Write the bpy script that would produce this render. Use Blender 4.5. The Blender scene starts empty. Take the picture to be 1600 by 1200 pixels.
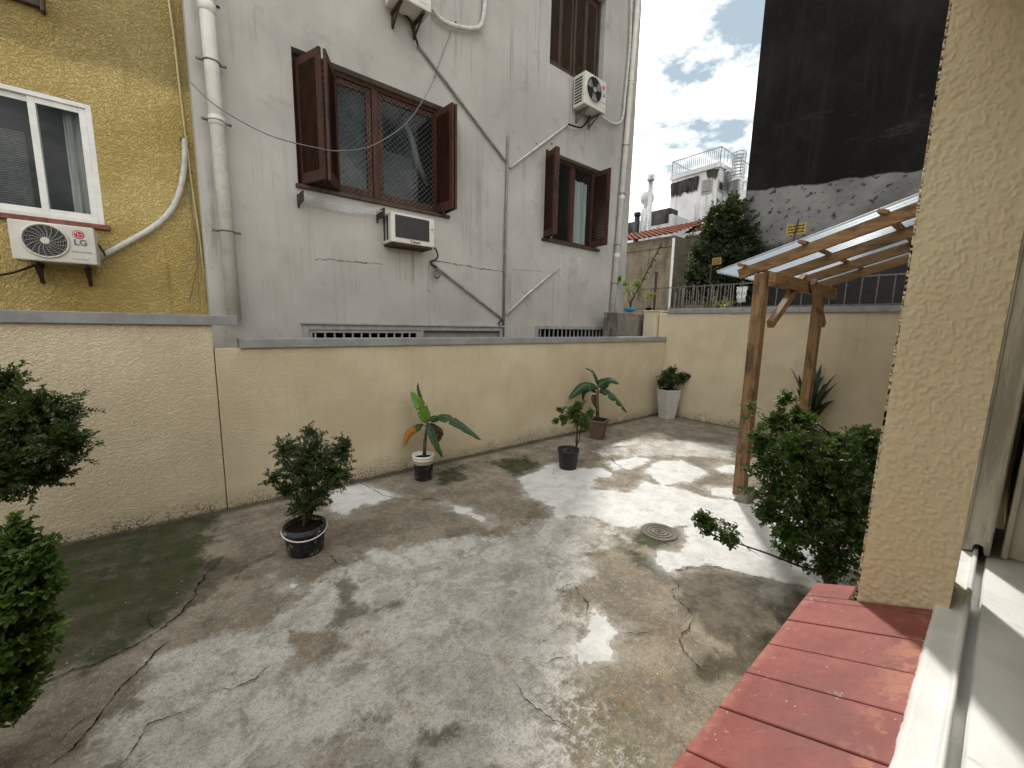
import bpy, math, random
import numpy as np
from mathutils import Vector, noise as mnoise
sc = bpy.context.scene
COL = sc.collection
rad = math.radians

# ------------------------------------------------------------------ camera
F, YAW, PIT, ROL = 631.0, 0.68675666, 0.146244907, 0.0215014
CAM = np.array([0.0, 0.0, 2.0])
_fw = np.array([math.sin(YAW)*math.cos(PIT), math.cos(YAW)*math.cos(PIT), -math.sin(PIT)])
_r = np.array([math.cos(YAW), -math.sin(YAW), 0.0]); _u = np.cross(_r, _fw)
_r, _u = math.cos(ROL)*_r+math.sin(ROL)*_u, -math.sin(ROL)*_r+math.cos(ROL)*_u
def ray(x, y): return _fw+(x-800)/F*_r-(y-600)/F*_u
def PZ(x, y, z=0.0): d = ray(x, y); return CAM+d*((z-CAM[2])/d[2])
def PY(x, y, Y): d = ray(x, y); return CAM+d*((Y-CAM[1])/d[1])
def PX(x, y, X): d = ray(x, y); return CAM+d*((X-CAM[0])/d[0])
def PD(x, y, D): return CAM+ray(x, y)*D
def depth(P): return float((np.array(P)-CAM)@_fw)
cam = bpy.data.cameras.new('camera'); cam.sensor_width = 36; cam.lens = F/1600*36
cam.clip_start = 0.02; cam.clip_end = 2000
co = bpy.data.objects.new('camera', cam); COL.objects.link(co)
from mathutils import Matrix
M3 = Matrix((_r, _u, -_fw)).transposed()
co.matrix_world = Matrix.Translation(Vector(CAM)) @ M3.to_4x4()
sc.camera = co

# ------------------------------------------------------------------ light
SUN_AZ, SUN_EL = rad(56.0), rad(50.0)          # azimuth from +Y towards +X
SUN_STRENGTH, CLOUD, EXPOSURE = 2.0, 1.90, 0.78
sd = Vector((math.sin(SUN_AZ)*math.cos(SUN_EL), math.cos(SUN_AZ)*math.cos(SUN_EL), math.sin(SUN_EL)))
sl = bpy.data.lights.new('sun', 'SUN'); sl.energy = SUN_STRENGTH; sl.angle = rad(3.0); sl.color = (1.0, .95, .87)
so = bpy.data.objects.new('sun', sl); COL.objects.link(so)
so.rotation_euler = sd.to_track_quat('Z', 'Y').to_euler()
w = bpy.data.worlds.new('World'); sc.world = w; w.use_nodes = True
nt = w.node_tree; nt.nodes.clear()
def N(t, tp, **k):
    n = t.nodes.new(tp)
    for a, b in k.items():
        if a == 'ins':
            for i, v in b.items(): n.inputs[i].default_value = v
        else: setattr(n, a, b)
    return n
sky = N(nt, 'ShaderNodeTexSky', sky_type='NISHITA', sun_disc=False, sun_elevation=SUN_EL, sun_rotation=SUN_AZ)
tc = N(nt, 'ShaderNodeTexCoord')
mp = N(nt, 'ShaderNodeMapping'); mp.inputs['Scale'].default_value = (1.0, 1.0, 1.9); mp.inputs['Location'].default_value = (0.3605, 0.0269, 0.5215)
nz = N(nt, 'ShaderNodeTexNoise', ins={'Scale': 2.7, 'Detail': 9, 'Roughness': .56, 'Distortion': .35})
cr = N(nt, 'ShaderNodeValToRGB'); cr.color_ramp.elements[0].position = .20; cr.color_ramp.elements[1].position = .42
nz2 = N(nt, 'ShaderNodeTexNoise', ins={'Scale': 4.5, 'Detail': 6, 'Roughness': .6})
cr2 = N(nt, 'ShaderNodeValToRGB')
cr2.color_ramp.elements[0].position = .40; cr2.color_ramp.elements[0].color = (.15*CLOUD, .185*CLOUD, .215*CLOUD, 1)
cr2.color_ramp.elements[1].position = .62; cr2.color_ramp.elements[1].color = (CLOUD, CLOUD*.965, CLOUD*.905, 1)
sm = N(nt, 'ShaderNodeMixRGB', blend_type='MULTIPLY', ins={0: 1.0, 2: (.125, .113, .098, 1)})
mx = N(nt, 'ShaderNodeMixRGB'); bg = N(nt, 'ShaderNodeBackground'); ow = N(nt, 'ShaderNodeOutputWorld')
L = nt.links.new
L(tc.outputs['Generated'], mp.inputs[0]); L(mp.outputs[0], nz.inputs[0]); L(mp.outputs[0], nz2.inputs[0])
L(nz.outputs[0], cr.inputs[0]); L(nz2.outputs[0], cr2.inputs[0]); L(sky.outputs[0], sm.inputs[1])
L(cr.outputs[0], mx.inputs[0]); L(sm.outputs[0], mx.inputs[1]); L(cr2.outputs[0], mx.inputs[2])
L(mx.outputs[0], bg.inputs[0]); L(bg.outputs[0], ow.inputs[0]); bg.inputs[1].default_value = 1.0
sc.view_settings.view_transform = 'Standard'; sc.view_settings.look = 'None'
sc.view_settings.exposure = EXPOSURE; sc.view_settings.gamma = 1.0

# ------------------------------------------------------------------ mesh helpers
class MB:
    def __init__(s): s.v = []; s.f = []; s.m = []; s.mi = 0
    def add(s, vs, fs):
        o = len(s.v); s.v += [tuple(map(float, p)) for p in vs]
        s.f += [tuple(i+o for i in f) for f in fs]; s.m += [s.mi]*len(fs); return s
    def box(s, a, b):
        (x0, y0, z0), (x1, y1, z1) = a, b
        x0, x1 = min(x0, x1), max(x0, x1); y0, y1 = min(y0, y1), max(y0, y1); z0, z1 = min(z0, z1), max(z0, z1)
        return s.add([(x0,y0,z0),(x1,y0,z0),(x1,y1,z0),(x0,y1,z0),(x0,y0,z1),(x1,y0,z1),(x1,y1,z1),(x0,y1,z1)],
              [(0,3,2,1),(4,5,6,7),(0,1,5,4),(1,2,6,5),(2,3,7,6),(3,0,4,7)])
    def beam(s, p, q, w, h, up=(0,0,1)):
        p, q = Vector(p), Vector(q); d = (q-p).normalized(); sd_ = d.cross(Vector(up)).normalized(); u = sd_.cross(d)
        vs = []
        for c in (p, q):
            for a, b in ((-1,-1),(1,-1),(1,1),(-1,1)): vs.append(c+sd_*a*w/2+u*b*h/2)
        return s.add(vs, [(0,1,2,3),(7,6,5,4),(0,4,5,1),(1,5,6,2),(2,6,7,3),(3,7,4,0)])
    def hexa(s, v8): # bottom 4 ccw, top 4 ccw
        return s.add(v8, [(0,3,2,1),(4,5,6,7),(0,1,5,4),(1,2,6,5),(2,3,7,6),(3,0,4,7)])
    def tube(s, pts, r, n=8, cap=True):
        pts = [Vector(p) for p in pts]; k = len(pts); vs = []; fs = []
        rr = r if isinstance(r, (list, tuple)) else [r]*k
        t0 = (pts[1]-pts[0]).normalized()
        nn = t0.orthogonal().normalized()
        for i, p in enumerate(pts):
            t = (pts[min(i+1,k-1)]-pts[max(i-1,0)]).normalized()
            nn = (nn-t*nn.dot(t))
            nn = nn.normalized() if nn.length > 1e-6 else t.orthogonal().normalized()
            b = t.cross(nn)
            for j in range(n):
                a = 2*math.pi*j/n; vs.append(p+(nn*math.cos(a)+b*math.sin(a))*rr[i])
        for i in range(k-1):
            for j in range(n): fs.append((i*n+j, i*n+(j+1)%n, (i+1)*n+(j+1)%n, (i+1)*n+j))
        if cap: fs.append(tuple(range(n-1,-1,-1))); fs.append(tuple((k-1)*n+j for j in range(n)))
        return s.add(vs, fs)
    def lathe(s, c, prof, n=28, cap=True):
        vs = []; fs = []; k = len(prof)
        for r, z in prof:
            for j in range(n):
                a = 2*math.pi*j/n; vs.append((c[0]+r*math.cos(a), c[1]+r*math.sin(a), c[2]+z))
        for i in range(k-1):
            for j in range(n): fs.append((i*n+j, i*n+(j+1)%n, (i+1)*n+(j+1)%n, (i+1)*n+j))
        if cap: fs.append(tuple(range(n-1,-1,-1))); fs.append(tuple((k-1)*n+j for j in range(n)))
        return s.add(vs, fs)
    def disc(s, c, r, ax, n=32, th=.004):
        c = Vector(c); ax = Vector(ax).normalized(); return s.tube([c, c+ax*th], r, n)
def build(mb, name, mats, parent=None, smooth=False, bevel=0, attrs=None):
    if isinstance(mb, MB): v, f, mi = mb.v, mb.f, mb.m
    root = parent
    while root is not None and root.parent is not None: root = root.parent
    off = np.array(root.location) if root is not None else np.zeros(3)
    me = bpy.data.meshes.new(name)
    me.from_pydata((np.array(v)-off).tolist(), [], f)
    if not isinstance(mats, (list, tuple)): mats = [mats]
    for m_ in mats: me.materials.append(m_)
    if len(mats) > 1: me.polygons.foreach_set('material_index', mi)
    if smooth: me.polygons.foreach_set('use_smooth', [True]*len(f))
    if attrs:
        for k, a in attrs.items():
            at = me.attributes.new(k, 'FLOAT', 'POINT'); at.data.foreach_set('value', np.asarray(a, dtype=np.float32))
    me.update()
    o = bpy.data.objects.new(name, me); COL.objects.link(o)
    if parent is not None: o.parent = parent
    if bevel:
        bm_ = o.modifiers.new('bevel', 'BEVEL'); bm_.width = bevel; bm_.segments = 2; bm_.limit_method = 'ANGLE'
    return o
def tag(o, label, cat, group=None, kind=None):
    if label: o['label'] = label
    if cat: o['category'] = cat
    if group: o['group'] = group
    if kind: o['kind'] = kind
    return o
def thing(name, label, cat, loc=(0,0,0), group=None):
    o = bpy.data.objects.new(name, None); COL.objects.link(o); o.empty_display_size = .2
    o.location = tuple(map(float, loc)); return tag(o, label, cat, group)
def copy_thing(src, delta, label=None, depth_=0):
    c = src.copy(); COL.objects.link(c)
    for ch in [x for x in src.children]:
        d = copy_thing(ch, None); d.parent = c
    if delta is not None: c.location = Vector(src.location)+Vector(delta)
    if label: c['label'] = label
    return c
def text_mb(s, size, origin, xdir=(1,0,0), zdir=(0,0,1), ext=.0015, bold=0.0):
    cu = bpy.data.curves.new('t', 'FONT'); cu.body = s; cu.size = size; cu.extrude = ext; cu.offset = bold; cu.resolution_u = 3
    o = bpy.data.objects.new('t', cu); COL.objects.link(o)
    dg = bpy.context.evaluated_depsgraph_get(); me = bpy.data.meshes.new_from_object(o.evaluated_get(dg))
    X, Z, O = Vector(xdir), Vector(zdir), Vector(origin); Y = X.cross(Z)
    vs = [O+X*v.co.x+Z*v.co.y+Y*(-v.co.z) for v in me.vertices]; fs = [tuple(p.vertices) for p in me.polygons]
    bpy.data.objects.remove(o); bpy.data.curves.remove(cu); bpy.data.meshes.remove(me)
    m = MB(); m.add(vs, fs); return m

# ------------------------------------------------------------------ materials
class Mat:
    def __init__(s, name, rough=.8, spec=.3):
        s.m = bpy.data.materials.new(name); s.m.use_nodes = True; s.t = s.m.node_tree
        s.p = s.t.nodes['Principled BSDF']; s.p.inputs['Roughness'].default_value = rough
        s.p.inputs['Specular IOR Level'].default_value = spec
        s.tc = s.t.nodes.new('ShaderNodeNewGeometry').outputs['Position']
    def n(s, tp, **k): return N(s.t, tp, **k)
    def l(s, a, b): s.t.links.new(a, b)
    def coord(s, scale=(1,1,1), loc=(0,0,0)):
        m = s.n('ShaderNodeMapping'); m.inputs['Scale'].default_value = scale; m.inputs['Location'].default_value = loc
        s.l(s.tc, m.inputs[0]); return m.outputs[0]
    def noise(s, scale, detail=5, rough=.6, st=(1,1,1), loc=(0,0,0), dist=0):
        n = s.n('ShaderNodeTexNoise', ins={'Scale': scale, 'Detail': detail, 'Roughness': rough, 'Distortion': dist})
        s.l(s.coord(st, loc), n.inputs[0]); return n.outputs[0]
    def voro(s, scale, feat='F1', st=(1,1,1), rnd=1.0):
        n = s.n('ShaderNodeTexVoronoi', feature=feat, ins={'Scale': scale, 'Randomness': rnd}); s.l(s.coord(st), n.inputs[0]); return n.outputs[0]
    def ramp(s, x, a, b, c0=0.0, c1=1.0):
        n = s.n('ShaderNodeMapRange', clamp=True, ins={1: a, 2: b, 3: c0, 4: c1}); n.interpolation_type = 'SMOOTHSTEP'
        s.l(x, n.inputs[0]); return n.outputs[0]
    def math(s, op, a, b=None):
        n = s.n('ShaderNodeMath', operation=op)
        for i, q in enumerate((a, b)):
            if q is None: continue
            if isinstance(q, (int, float)): n.inputs[i].default_value = q
            else: s.l(q, n.inputs[i])
        return n.outputs[0]
    def mix(s, fac, a, b, mode='MIX'):
        n = s.n('ShaderNodeMixRGB', blend_type=mode)
        for i, q in enumerate((fac, a, b)):
            if isinstance(q, (int, float)): n.inputs[i].default_value = q
            elif isinstance(q, tuple): n.inputs[i].default_value = (*q, 1) if len(q) == 3 else q
            else: s.l(q, n.inputs[i])
        return n.outputs[0]
    def attr(s, name): return s.n('ShaderNodeAttribute', attribute_name=name).outputs['Fac']
    def xyz(s): n = s.n('ShaderNodeSeparateXYZ'); s.l(s.tc, n.inputs[0]); return n.outputs
    def col(s, c):
        if isinstance(c, tuple): s.p.inputs['Base Color'].default_value = (*c, 1)
        else: s.l(c, s.p.inputs['Base Color'])
    def rough(s, r): s.l(r, s.p.inputs['Roughness'])
    def bump(s, h, strength=.5, dist=.01):
        n = s.n('ShaderNodeBump', ins={'Strength': strength, 'Distance': dist}); s.l(h, n.inputs['Height']); s.l(n.outputs[0], s.p.inputs['Normal'])
def simple(name, c, rough=.6, spec=.3, metal=0, var=.12, vs=6.0, bump=0, dirt=None):
    m = Mat(name, rough, spec); m.p.inputs['Metallic'].default_value = metal
    nn = m.noise(vs, 6, .65)
    c2 = tuple(x*(1-var*1.6) for x in c); c1 = tuple(min(1, x*(1+var)) for x in c)
    cc = m.mix(m.ramp(nn, .35, .65), c2, c1)
    if dirt: cc = m.mix(m.ramp(m.noise(vs*2.3, 8, .75), .56, .72, 0, dirt[1]), cc, dirt[0])
    m.col(cc)
    if bump: m.bump(m.noise(vs*12, 4), bump, .003)
    return m.m

def cream_wall(name, heavy=False):
    m = Mat(name, .75, .25)
    base = m.mix(m.ramp(m.noise(1.1, 5), .35, .68), (.67, .56, .39), (.78, .675, .49))
    z = m.xyz()[2]
    if not heavy:
        # mildew specks growing up from the foot of the wall, and faint run marks
        hgt = m.math('ADD', z, m.math('MULTIPLY', m.math('SUBTRACT', m.noise(2.2, 4), .5), -.55))
        sp = m.math('MULTIPLY', m.ramp(m.noise(48, 9, .8), .46, .56), m.ramp(m.noise(3.3, 6, .7, loc=(1, 1, 4)), .33, .48)); band = m.ramp(hgt, -.02, .24, 1, 0)
        base = m.mix(m.math('MULTIPLY', sp, band), base, (.085, .07, .05))
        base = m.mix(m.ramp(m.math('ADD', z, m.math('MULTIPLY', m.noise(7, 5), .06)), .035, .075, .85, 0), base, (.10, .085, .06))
        run = m.ramp(m.noise(5, 6, .65, st=(2.5, 2.5, .12)),   .54, .74, 0, .22)
        base = m.mix(run, base, (.42, .35, .24))
        base = m.mix(m.ramp(m.noise(9, 8, .75), .64, .72, 0, .3), base, (.36, .30, .2))
        m.col(base)
        h = m.math('ADD', m.ramp(m.noise(58, 4, .55, st=(1, 1, 1.35), dist=.25), .38, .62), m.math('MULTIPLY', m.noise(120, 3), .5))
        m.bump(h, .85, .0075)
    else:
        base = m.mix(1.0, base, (1.0, 1.0, .93), 'MULTIPLY')
        base = m.mix(m.ramp(m.noise(7, 8, .75), .62, .72, 0, .25), base, (.30, .26, .18))
        m.col(base)
        m.bump(m.math('ADD', m.noise(220, 4, .6), m.math('MULTIPLY', m.noise(600, 2), .4)), .5, .0016)
    return m.m
M = {}
M['cream'] = cream_wall('cream_render')
M['cream_rough'] = cream_wall('cream_grain_render', True)

def grey_render():
    m = Mat('grey_render', .85, .2); x, y, z = m.xyz()
    c = m.mix(m.ramp(m.noise(.55, 6), .32, .68), (.375, .36, .335), (.495, .477, .448))
    st = m.math('MULTIPLY', m.ramp(m.noise(3.2, 8, .7, st=(3.4, 1, .13), dist=.3), .5, .75), m.ramp(m.noise(.7, 3, loc=(3, 0, 1)), .42, .6))
    c = m.mix(m.math('MULTIPLY', st, .8), c, (.20, .19, .175))
    drip = m.math('MULTIPLY', m.math('MULTIPLY', m.ramp(z, 1.9, 2.85), m.ramp(z, 3.0, 2.9)), m.ramp(m.noise(5.5, 7, .7, st=(4, 1, .08), loc=(2, 0, 6)), .46, .64)); c = m.mix(m.math('MULTIPLY', m.math('MULTIPLY', drip, m.ramp(m.noise(1.3, 4, loc=(5, 0, 1)), .42, .62)), .38), c, (.17, .155, .135))
    wh = m.math('MULTIPLY', m.ramp(m.noise(4.5, 6, .6, st=(3.8, 1, .1), loc=(7, 0, 2)), .58, .75), m.ramp(m.noise(.8, 3, loc=(9, 0, 5)), .45, .62))
    c = m.mix(m.math('MULTIPLY', wh, .35), c, (.66, .65, .63))
    blot = m.ramp(m.noise(2.1, 9, .74, loc=(4, 1, 8)), .54, .70, 0, .55)
    c = m.mix(blot, c, (.27, .255, .235))
    c = m.mix(m.ramp(m.noise(70, 6, .8), .6, .72, 0, .18), c, (.2, .19, .18))
    m.col(c)
    m.bump(m.math('ADD', m.noise(55, 6, .65), m.math('MULTIPLY', m.noise(6, 4), .8)), .45, .008); return m.m
M['grey'] = grey_render()
def yellow_render():
    m = Mat('yellow_render', .8, .25); x, y, z = m.xyz()
    c = m.mix(m.ramp(m.noise(1.3, 6), .32, .68), (.65, .475, .165), (.81, .635, .265))
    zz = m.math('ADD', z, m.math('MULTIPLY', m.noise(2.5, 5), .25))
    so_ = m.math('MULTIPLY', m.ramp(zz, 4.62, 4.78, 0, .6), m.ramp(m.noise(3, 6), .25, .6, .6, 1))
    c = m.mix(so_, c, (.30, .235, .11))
    st = m.ramp(m.noise(3, 8, .7, st=(3, 1, .15)), .55, .74, 0, .45)
    c = m.mix(st, c, (.25, .18, .06))
    c = m.mix(m.ramp(m.noise(80, 5, .8), .57, .7, 0, .35), c, (.72, .6, .27))
    m.col(c)
    m.bump(m.math('ADD', m.ramp(m.noise(46, 4, .6), .38, .62), m.noise(110, 3)), 1.0, .02); return m.m
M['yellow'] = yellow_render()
def old_wall(name, c0, c1, dark, amt=.8, sc_=1.0):
    m = Mat(name, .9, .15)
    c = m.mix(m.ramp(m.noise(1.2*sc_, 7), .35, .66), c0, c1)
    c = m.mix(m.ramp(m.noise(2.2*sc_, 9, .74, st=(1, 1, .3)), .47, .66, 0, amt), c, dark)
    c = m.mix(m.ramp(m.noise(9*sc_, 8, .75), .55, .7, 0, amt*.6), c, dark)
    m.col(c); m.bump(m.noise(30*sc_, 6, .7), .5, .02); return m.m
M['oldcon'] = old_wall('old_concrete', (.16, .145, .125), (.27, .245, .21), (.05, .045, .038))
M['oldhouse'] = old_wall('old_house_render', (.27, .23, .17), (.40, .35, .27), (.09, .08, .065), .75)
def white_old():
    m = Mat('stained_whitewash', .85, .2); x, y, z = m.xyz()
    c = m.mix(m.ramp(m.noise(.6, 6), .35, .65), (.6, .6, .61), (.8, .8, .8))
    c = m.mix(m.ramp(m.noise(1.6, 8, .7, st=(1.5, 1.5, .12)), .48, .7, 0, .7), c, (.25, .25, .26))
    c = m.mix(m.ramp(m.noise(6, 8, .75), .6, .7, 0, .5), c, (.2, .2, .2))
    m.col(c); return m.m
M['white_old'] = white_old()
M['black_stain'] = old_wall('black_mould_render', (.05, .048, .045), (.12, .115, .11), (.015, .015, .015), .9, .6)
def dark_party():
    m = Mat('tarred_party_wall', .92, .12); x, y, z = m.xyz()
    dk = m.mix(m.ramp(m.noise(.5, 9, .72), .4, .68), (.008, .0075, .007), (.020, .018, .016))
    dk = m.mix(m.ramp(m.noise(1.1, 10, .78, st=(1, .55, 1.5), loc=(2, 5, 1)), .56, .76, 0, .5), dk, (.10, .097, .092))
    dk = m.mix(m.ramp(m.noise(1.6, 8, .7, st=(1, 2.2, .14), loc=(4, 4, 4)), .5, .75, 0, .45), dk, (.034, .027, .020))
    dk = m.mix(m.ramp(m.noise(14, 8, .8, st=(1, 1, .7)), .56, .7, 0, .5), dk, (.055, .047, .038))
    gr = m.mix(m.ramp(m.noise(.7, 8, .65), .35, .65), (.13, .128, .124), (.25, .247, .24))
    gr = m.mix(m.ramp(m.noise(8.5, 2, .5, st=(1, .7, 1)), .595, .66, 0, .85), gr, (.035, .035, .035))
    gr = m.mix(m.ramp(m.noise(1.6, 9, .75, loc=(1, 3, 3)), .5, .72, 0, .55), gr, (.09, .088, .085))
    edge = m.math('ADD', z, m.math('ADD', m.math('MULTIPLY', m.noise(1.3, 8, .62, st=(0, 1, .3)), .26), m.math('MULTIPLY', y, -.10)))
    f = m.ramp(edge, DZ-.375, DZ-.325)
    lo = m.ramp(m.math('ADD', z, m.math('MULTIPLY', m.noise(1.1, 8, .7, st=(1, 1, .5)), 1.6)), DB+.62, DB+.95, 1, 0)
    c = m.mix(f, gr, dk); c = m.mix(m.math('MULTIPLY', lo, .93), c, (.022, .021, .02))
    m.col(c); m.bump(m.noise(9, 8, .7), .5, .03); return m.m
DZ = float(PX(1168, 300, 12)[2]); DB = float(PX(1165, 385, 12)[2])
M['party'] = dark_party()
M['coping'] = simple('grey_coping_paint', (.27, .275, .28), .55, .35, var=.1, vs=5, dirt=((.15, .15, .14), .5))
M['white_metal'] = simple('white_metal', (.70, .70, .67), .45, .4, var=.05, vs=9, dirt=((.38, .36, .31), .45))
M['white_pvc'] = simple('white_pvc', (.66, .65, .60), .45, .4, var=.08, vs=4, dirt=((.36, .34, .29), .5))
M['ac_body'] = simple('ivory_plastic', (.62, .60, .55), .5, .4, var=.05, vs=5, dirt=((.36, .33, .27), .3))
M['ac_side'] = simple('grey_sheet_metal', (.35, .35, .34), .5, .4, var=.1, vs=8, dirt=((.14, .12, .1), .5))
M['dark'] = simple('dark_plastic', (.02, .02, .021), .5, .4, var=.2, vs=12)
M['grille'] = simple('grey_grille', (.045, .045, .047), .45, .4, var=.1)
M['black'] = simple('black_rubber', (.012, .012, .012), .6, .3)
M['blackplastic'] = simple('black_pot_plastic', (.018, .018, .019), .45, .4, var=.3, vs=20, dirt=((.10, .09, .075), .4))
M['red'] = simple('red_logo', (.42, .012, .03), .4, .4, var=.02)
M['lettergrey'] = simple('grey_lettering', (.13, .13, .135), .5, .3, var=.02)
M['letterwhite'] = simple('white_lettering', (.8, .8, .8), .4, .4, var=.02)
M['iron'] = simple('grey_iron', (.16, .155, .145), .6, .4, .2, var=.2, vs=20, dirt=((.12, .06, .03), .5))
M['bariron'] = simple('grey_painted_bars', (.34, .345, .35), .5, .4, var=.1, vs=10)
M['rust'] = simple('rusty_iron', (.07, .045, .032), .8, .2, var=.3, vs=20)
M['galv'] = simple('galvanised_metal', (.5, .51, .53), .4, .5, .6, var=.15, vs=9)
M['conduit'] = simple('grey_conduit', (.22, .205, .19), .6, .3, var=.15, vs=9)
M['wire'] = simple('weathered_wire', (.17, .165, .16), .6, .3)
M['hose'] = simple('taped_hose', (.55, .54, .5), .6, .3, var=.12, vs=14, bump=.6, dirt=((.3, .28, .24), .5))
M['terracotta'] = None
def wood(name, axis, c0, c1, dark):
    m = Mat(name, .62, .3); st = [14, 14, 14]; st[axis] = .9
    g = m.noise(2.2, 7, .68, st=tuple(st), dist=.6)
    c = m.mix(m.ramp(g, .3, .68), c0, c1)
    s2 = [3, 3, 3]; s2[axis] = 1.1
    c = m.mix(m.ramp(m.noise(2.4, 6, .65, st=tuple(s2), loc=(2, 2, 4)), .5, .68, 0, .75), c, dark)
    s3 = [60, 60, 60]; s3[axis] = 3
    c = m.mix(m.ramp(m.noise(1.5, 3, .5, st=tuple(s3)), .55, .7, 0, .35), c, dark)
    m.col(c); m.bump(m.noise(2, 5, .7, st=tuple(s3)), .4, .004); return m.m
for i, a in enumerate('xyz'): M['wood'+a] = wood('pine_wood_'+a, i, (.165, .092, .042), (.295, .178, .085), (.06, .035, .019))
M['post'] = wood('weathered_post_wood', 2, (.17, .098, .045), (.30, .185, .09), (.05, .03, .018))
for i, a in enumerate('xyz'): M['mahog'+a] = wood('brown_varnished_wood_'+a, i, (.042, .017, .011), (.085, .033, .019), (.018, .010, .007))
M['oldwood'] = wood('grey_brown_shutter_wood', 2, (.05, .034, .024), (.085, .06, .042), (.022, .016, .012))
def glass():
    m = Mat('window_glass'); t = m.t; t.nodes.remove(m.p)
    tr = N(t, 'ShaderNodeBsdfTransparent'); tr.inputs[0].default_value = (.82, .85, .85, 1)
    gl = N(t, 'ShaderNodeBsdfGlossy'); gl.inputs['Roughness'].default_value = .015; gl.inputs[0].default_value = (.34, .35, .36, 1)
    fr = N(t, 'ShaderNodeLayerWeight'); fr.inputs[0].default_value = .5; fo = m.math('ADD', m.math('MULTIPLY', m.math('POWER', fr.outputs['Facing'], 3.0), .5), .035)
    mxs = N(t, 'ShaderNodeMixShader'); out = t.nodes['Material Output']
    m.l(fo, mxs.inputs[0]); m.l(tr.outputs[0], mxs.inputs[1]); m.l(gl.outputs[0], mxs.inputs[2]); m.l(mxs.outputs[0], out.inputs[0]); return m.m
M['glass'] = glass()
def poly_sheet():
    m = Mat('clear_corrugated_sheet', .25, .5); t = m.t
    m.col((.62, .72, .82))
    tr = N(t, 'ShaderNodeBsdfTransparent'); tr.inputs[0].default_value = (.86, .9, .94, 1)
    tl = N(t, 'ShaderNodeBsdfTranslucent'); tl.inputs[0].default_value = (.66, .76, .86, 1)
    m1 = N(t, 'ShaderNodeMixShader'); m1.inputs[0].default_value = .4
    m2 = N(t, 'ShaderNodeMixShader'); m2.inputs[0].default_value = .62
    out = t.nodes['Material Output']
    m.l(m.p.outputs[0], m1.inputs[1]); m.l(tl.outputs[0], m1.inputs[2]); m.l(m1.outputs[0], m2.inputs[1]); m.l(tr.outputs[0], m2.inputs[2]); m.l(m2.outputs[0], out.inputs[0]); return m.m
M['sheet'] = poly_sheet()
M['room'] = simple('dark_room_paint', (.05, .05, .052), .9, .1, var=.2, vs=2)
M['roomgrey'] = simple('room_grey_blind', (.12, .125, .13), .9, .1, var=.06, vs=1)
def curtain(name, c0, c1):
    m = Mat(name, .9, .1); m.col(m.mix(m.ramp(m.noise(4, 3, .5, st=(6, 6, .25)), .35, .65), c0, c1)); return m.m
M['curtain'] = curtain('pale_curtain_cloth', (.62, .62, .61), (.88, .88, .87))
M['curtain_warm'] = curtain('beige_curtain_cloth', (.36, .34, .30), (.62, .6, .55))
M['net'] = simple('net_cord', (.05, .05, .05), .7, .2)
M['netw'] = simple('pale_net_cord', (.17, .17, .165), .7, .2)
def redtile():
    m = Mat('red_ledge_paint', .5, .35)
    c = m.mix(m.ramp(m.noise(5, 7, .65), .35, .66), (.21, .055, .048), (.29, .085, .072))
    c = m.mix(m.ramp(m.noise(9, 8, .75, loc=(3, 1, 0)), .6, .7, 0, .5), c, (.33, .10, .065))
    lip = m.math('MULTIPLY', m.ramp(m.xyz()[1], .285, .312), m.ramp(m.noise(24, 7, .75, loc=(3, 0, 3)), .42, .58, .15, .8)); c = m.mix(lip, c, (.36, .155, .12))
    c = m.mix(m.ramp(m.noise(3.4, 6, .65, loc=(9, 3, 1)), .5, .66, 0, .5), c, (.155, .058, .052))
    inner = m.math('MULTIPLY', m.ramp(m.xyz()[1], .13, .05), m.ramp(m.noise(14, 7, .7, loc=(1, 1, 1)), .48, .56))
    c = m.mix(m.math('MULTIPLY', inner, .75), c, (.40, .16, .10))
    c = m.mix(m.ramp(m.noise(7, 9, .8, loc=(8, 2, 0)), .6, .68, 0, .55), c, (.15, .06, .06))
    c = m.mix(m.math('MULTIPLY', m.ramp(m.voro(55), .11, .07), m.ramp(m.noise(11, 4, loc=(6, 2, 0)), .55, .60)), c, (.62, .52, .48))
    c = m.mix(m.ramp(m.noise(38, 9, .8, loc=(2, 2, 0)), .52, .66, 0, .5), c, (.12, .035, .032))
    c = m.mix(m.ramp(m.noise(21, 9, .8, loc=(5, 9, 0)), .58, .68, 0, .55), c, (.36, .13, .10))
    c = m.mix(m.ramp(m.noise(16, 9, .85, loc=(5, 5, 0)), .615, .64, 0, .7), c, (.50, .38, .35))
    m.col(c); m.bump(m.noise(60, 5, .6), .25, .002); m.rough(m.ramp(m.noise(8, 5), .3, .7, .38, .62)); return m.m
M['redtile'] = redtile()
M['grout'] = simple('dark_joint', (.05, .018, .016), .9, .1)
def white_wood(name='chipped_white_paint'):
    m = Mat(name, .45, .35)
    c = m.mix(m.ramp(m.noise(6, 6), .35, .65), (.66, .67, .645), (.78, .785, .765))
    c = m.mix(m.ramp(m.noise(26, 8, .7, st=(1, .25, 1)), .60, .69, 0, .55), c, (.33, .33, .31))
    c = m.mix(m.ramp(m.noise(55, 7, .75, st=(1, 1, .35)), .66, .71, 0, .8), c, (.2, .19, .17))
    m.col(c); m.bump(m.math('ADD', m.noise(140, 4), m.noise(22, 4)), .5, .002); return m.m
M['white_wood'] = white_wood()
def stile_paint():
    m = Mat('worn_grey_white_paint', .5, .35)
    c = m.mix(m.ramp(m.noise(9, 7, .7, st=(3, 3, .35)), .38, .62), (.42, .42, .39), (.68, .685, .65))
    c = m.mix(m.ramp(m.noise(30, 8, .75, st=(2, 2, .25)), .58, .68, 0, .7), c, (.14, .14, .125))
    m.col(c); m.bump(m.noise(60, 5, st=(1, 1, .3)), .5, .003); return m.m
M['stile'] = stile_paint()
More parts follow.
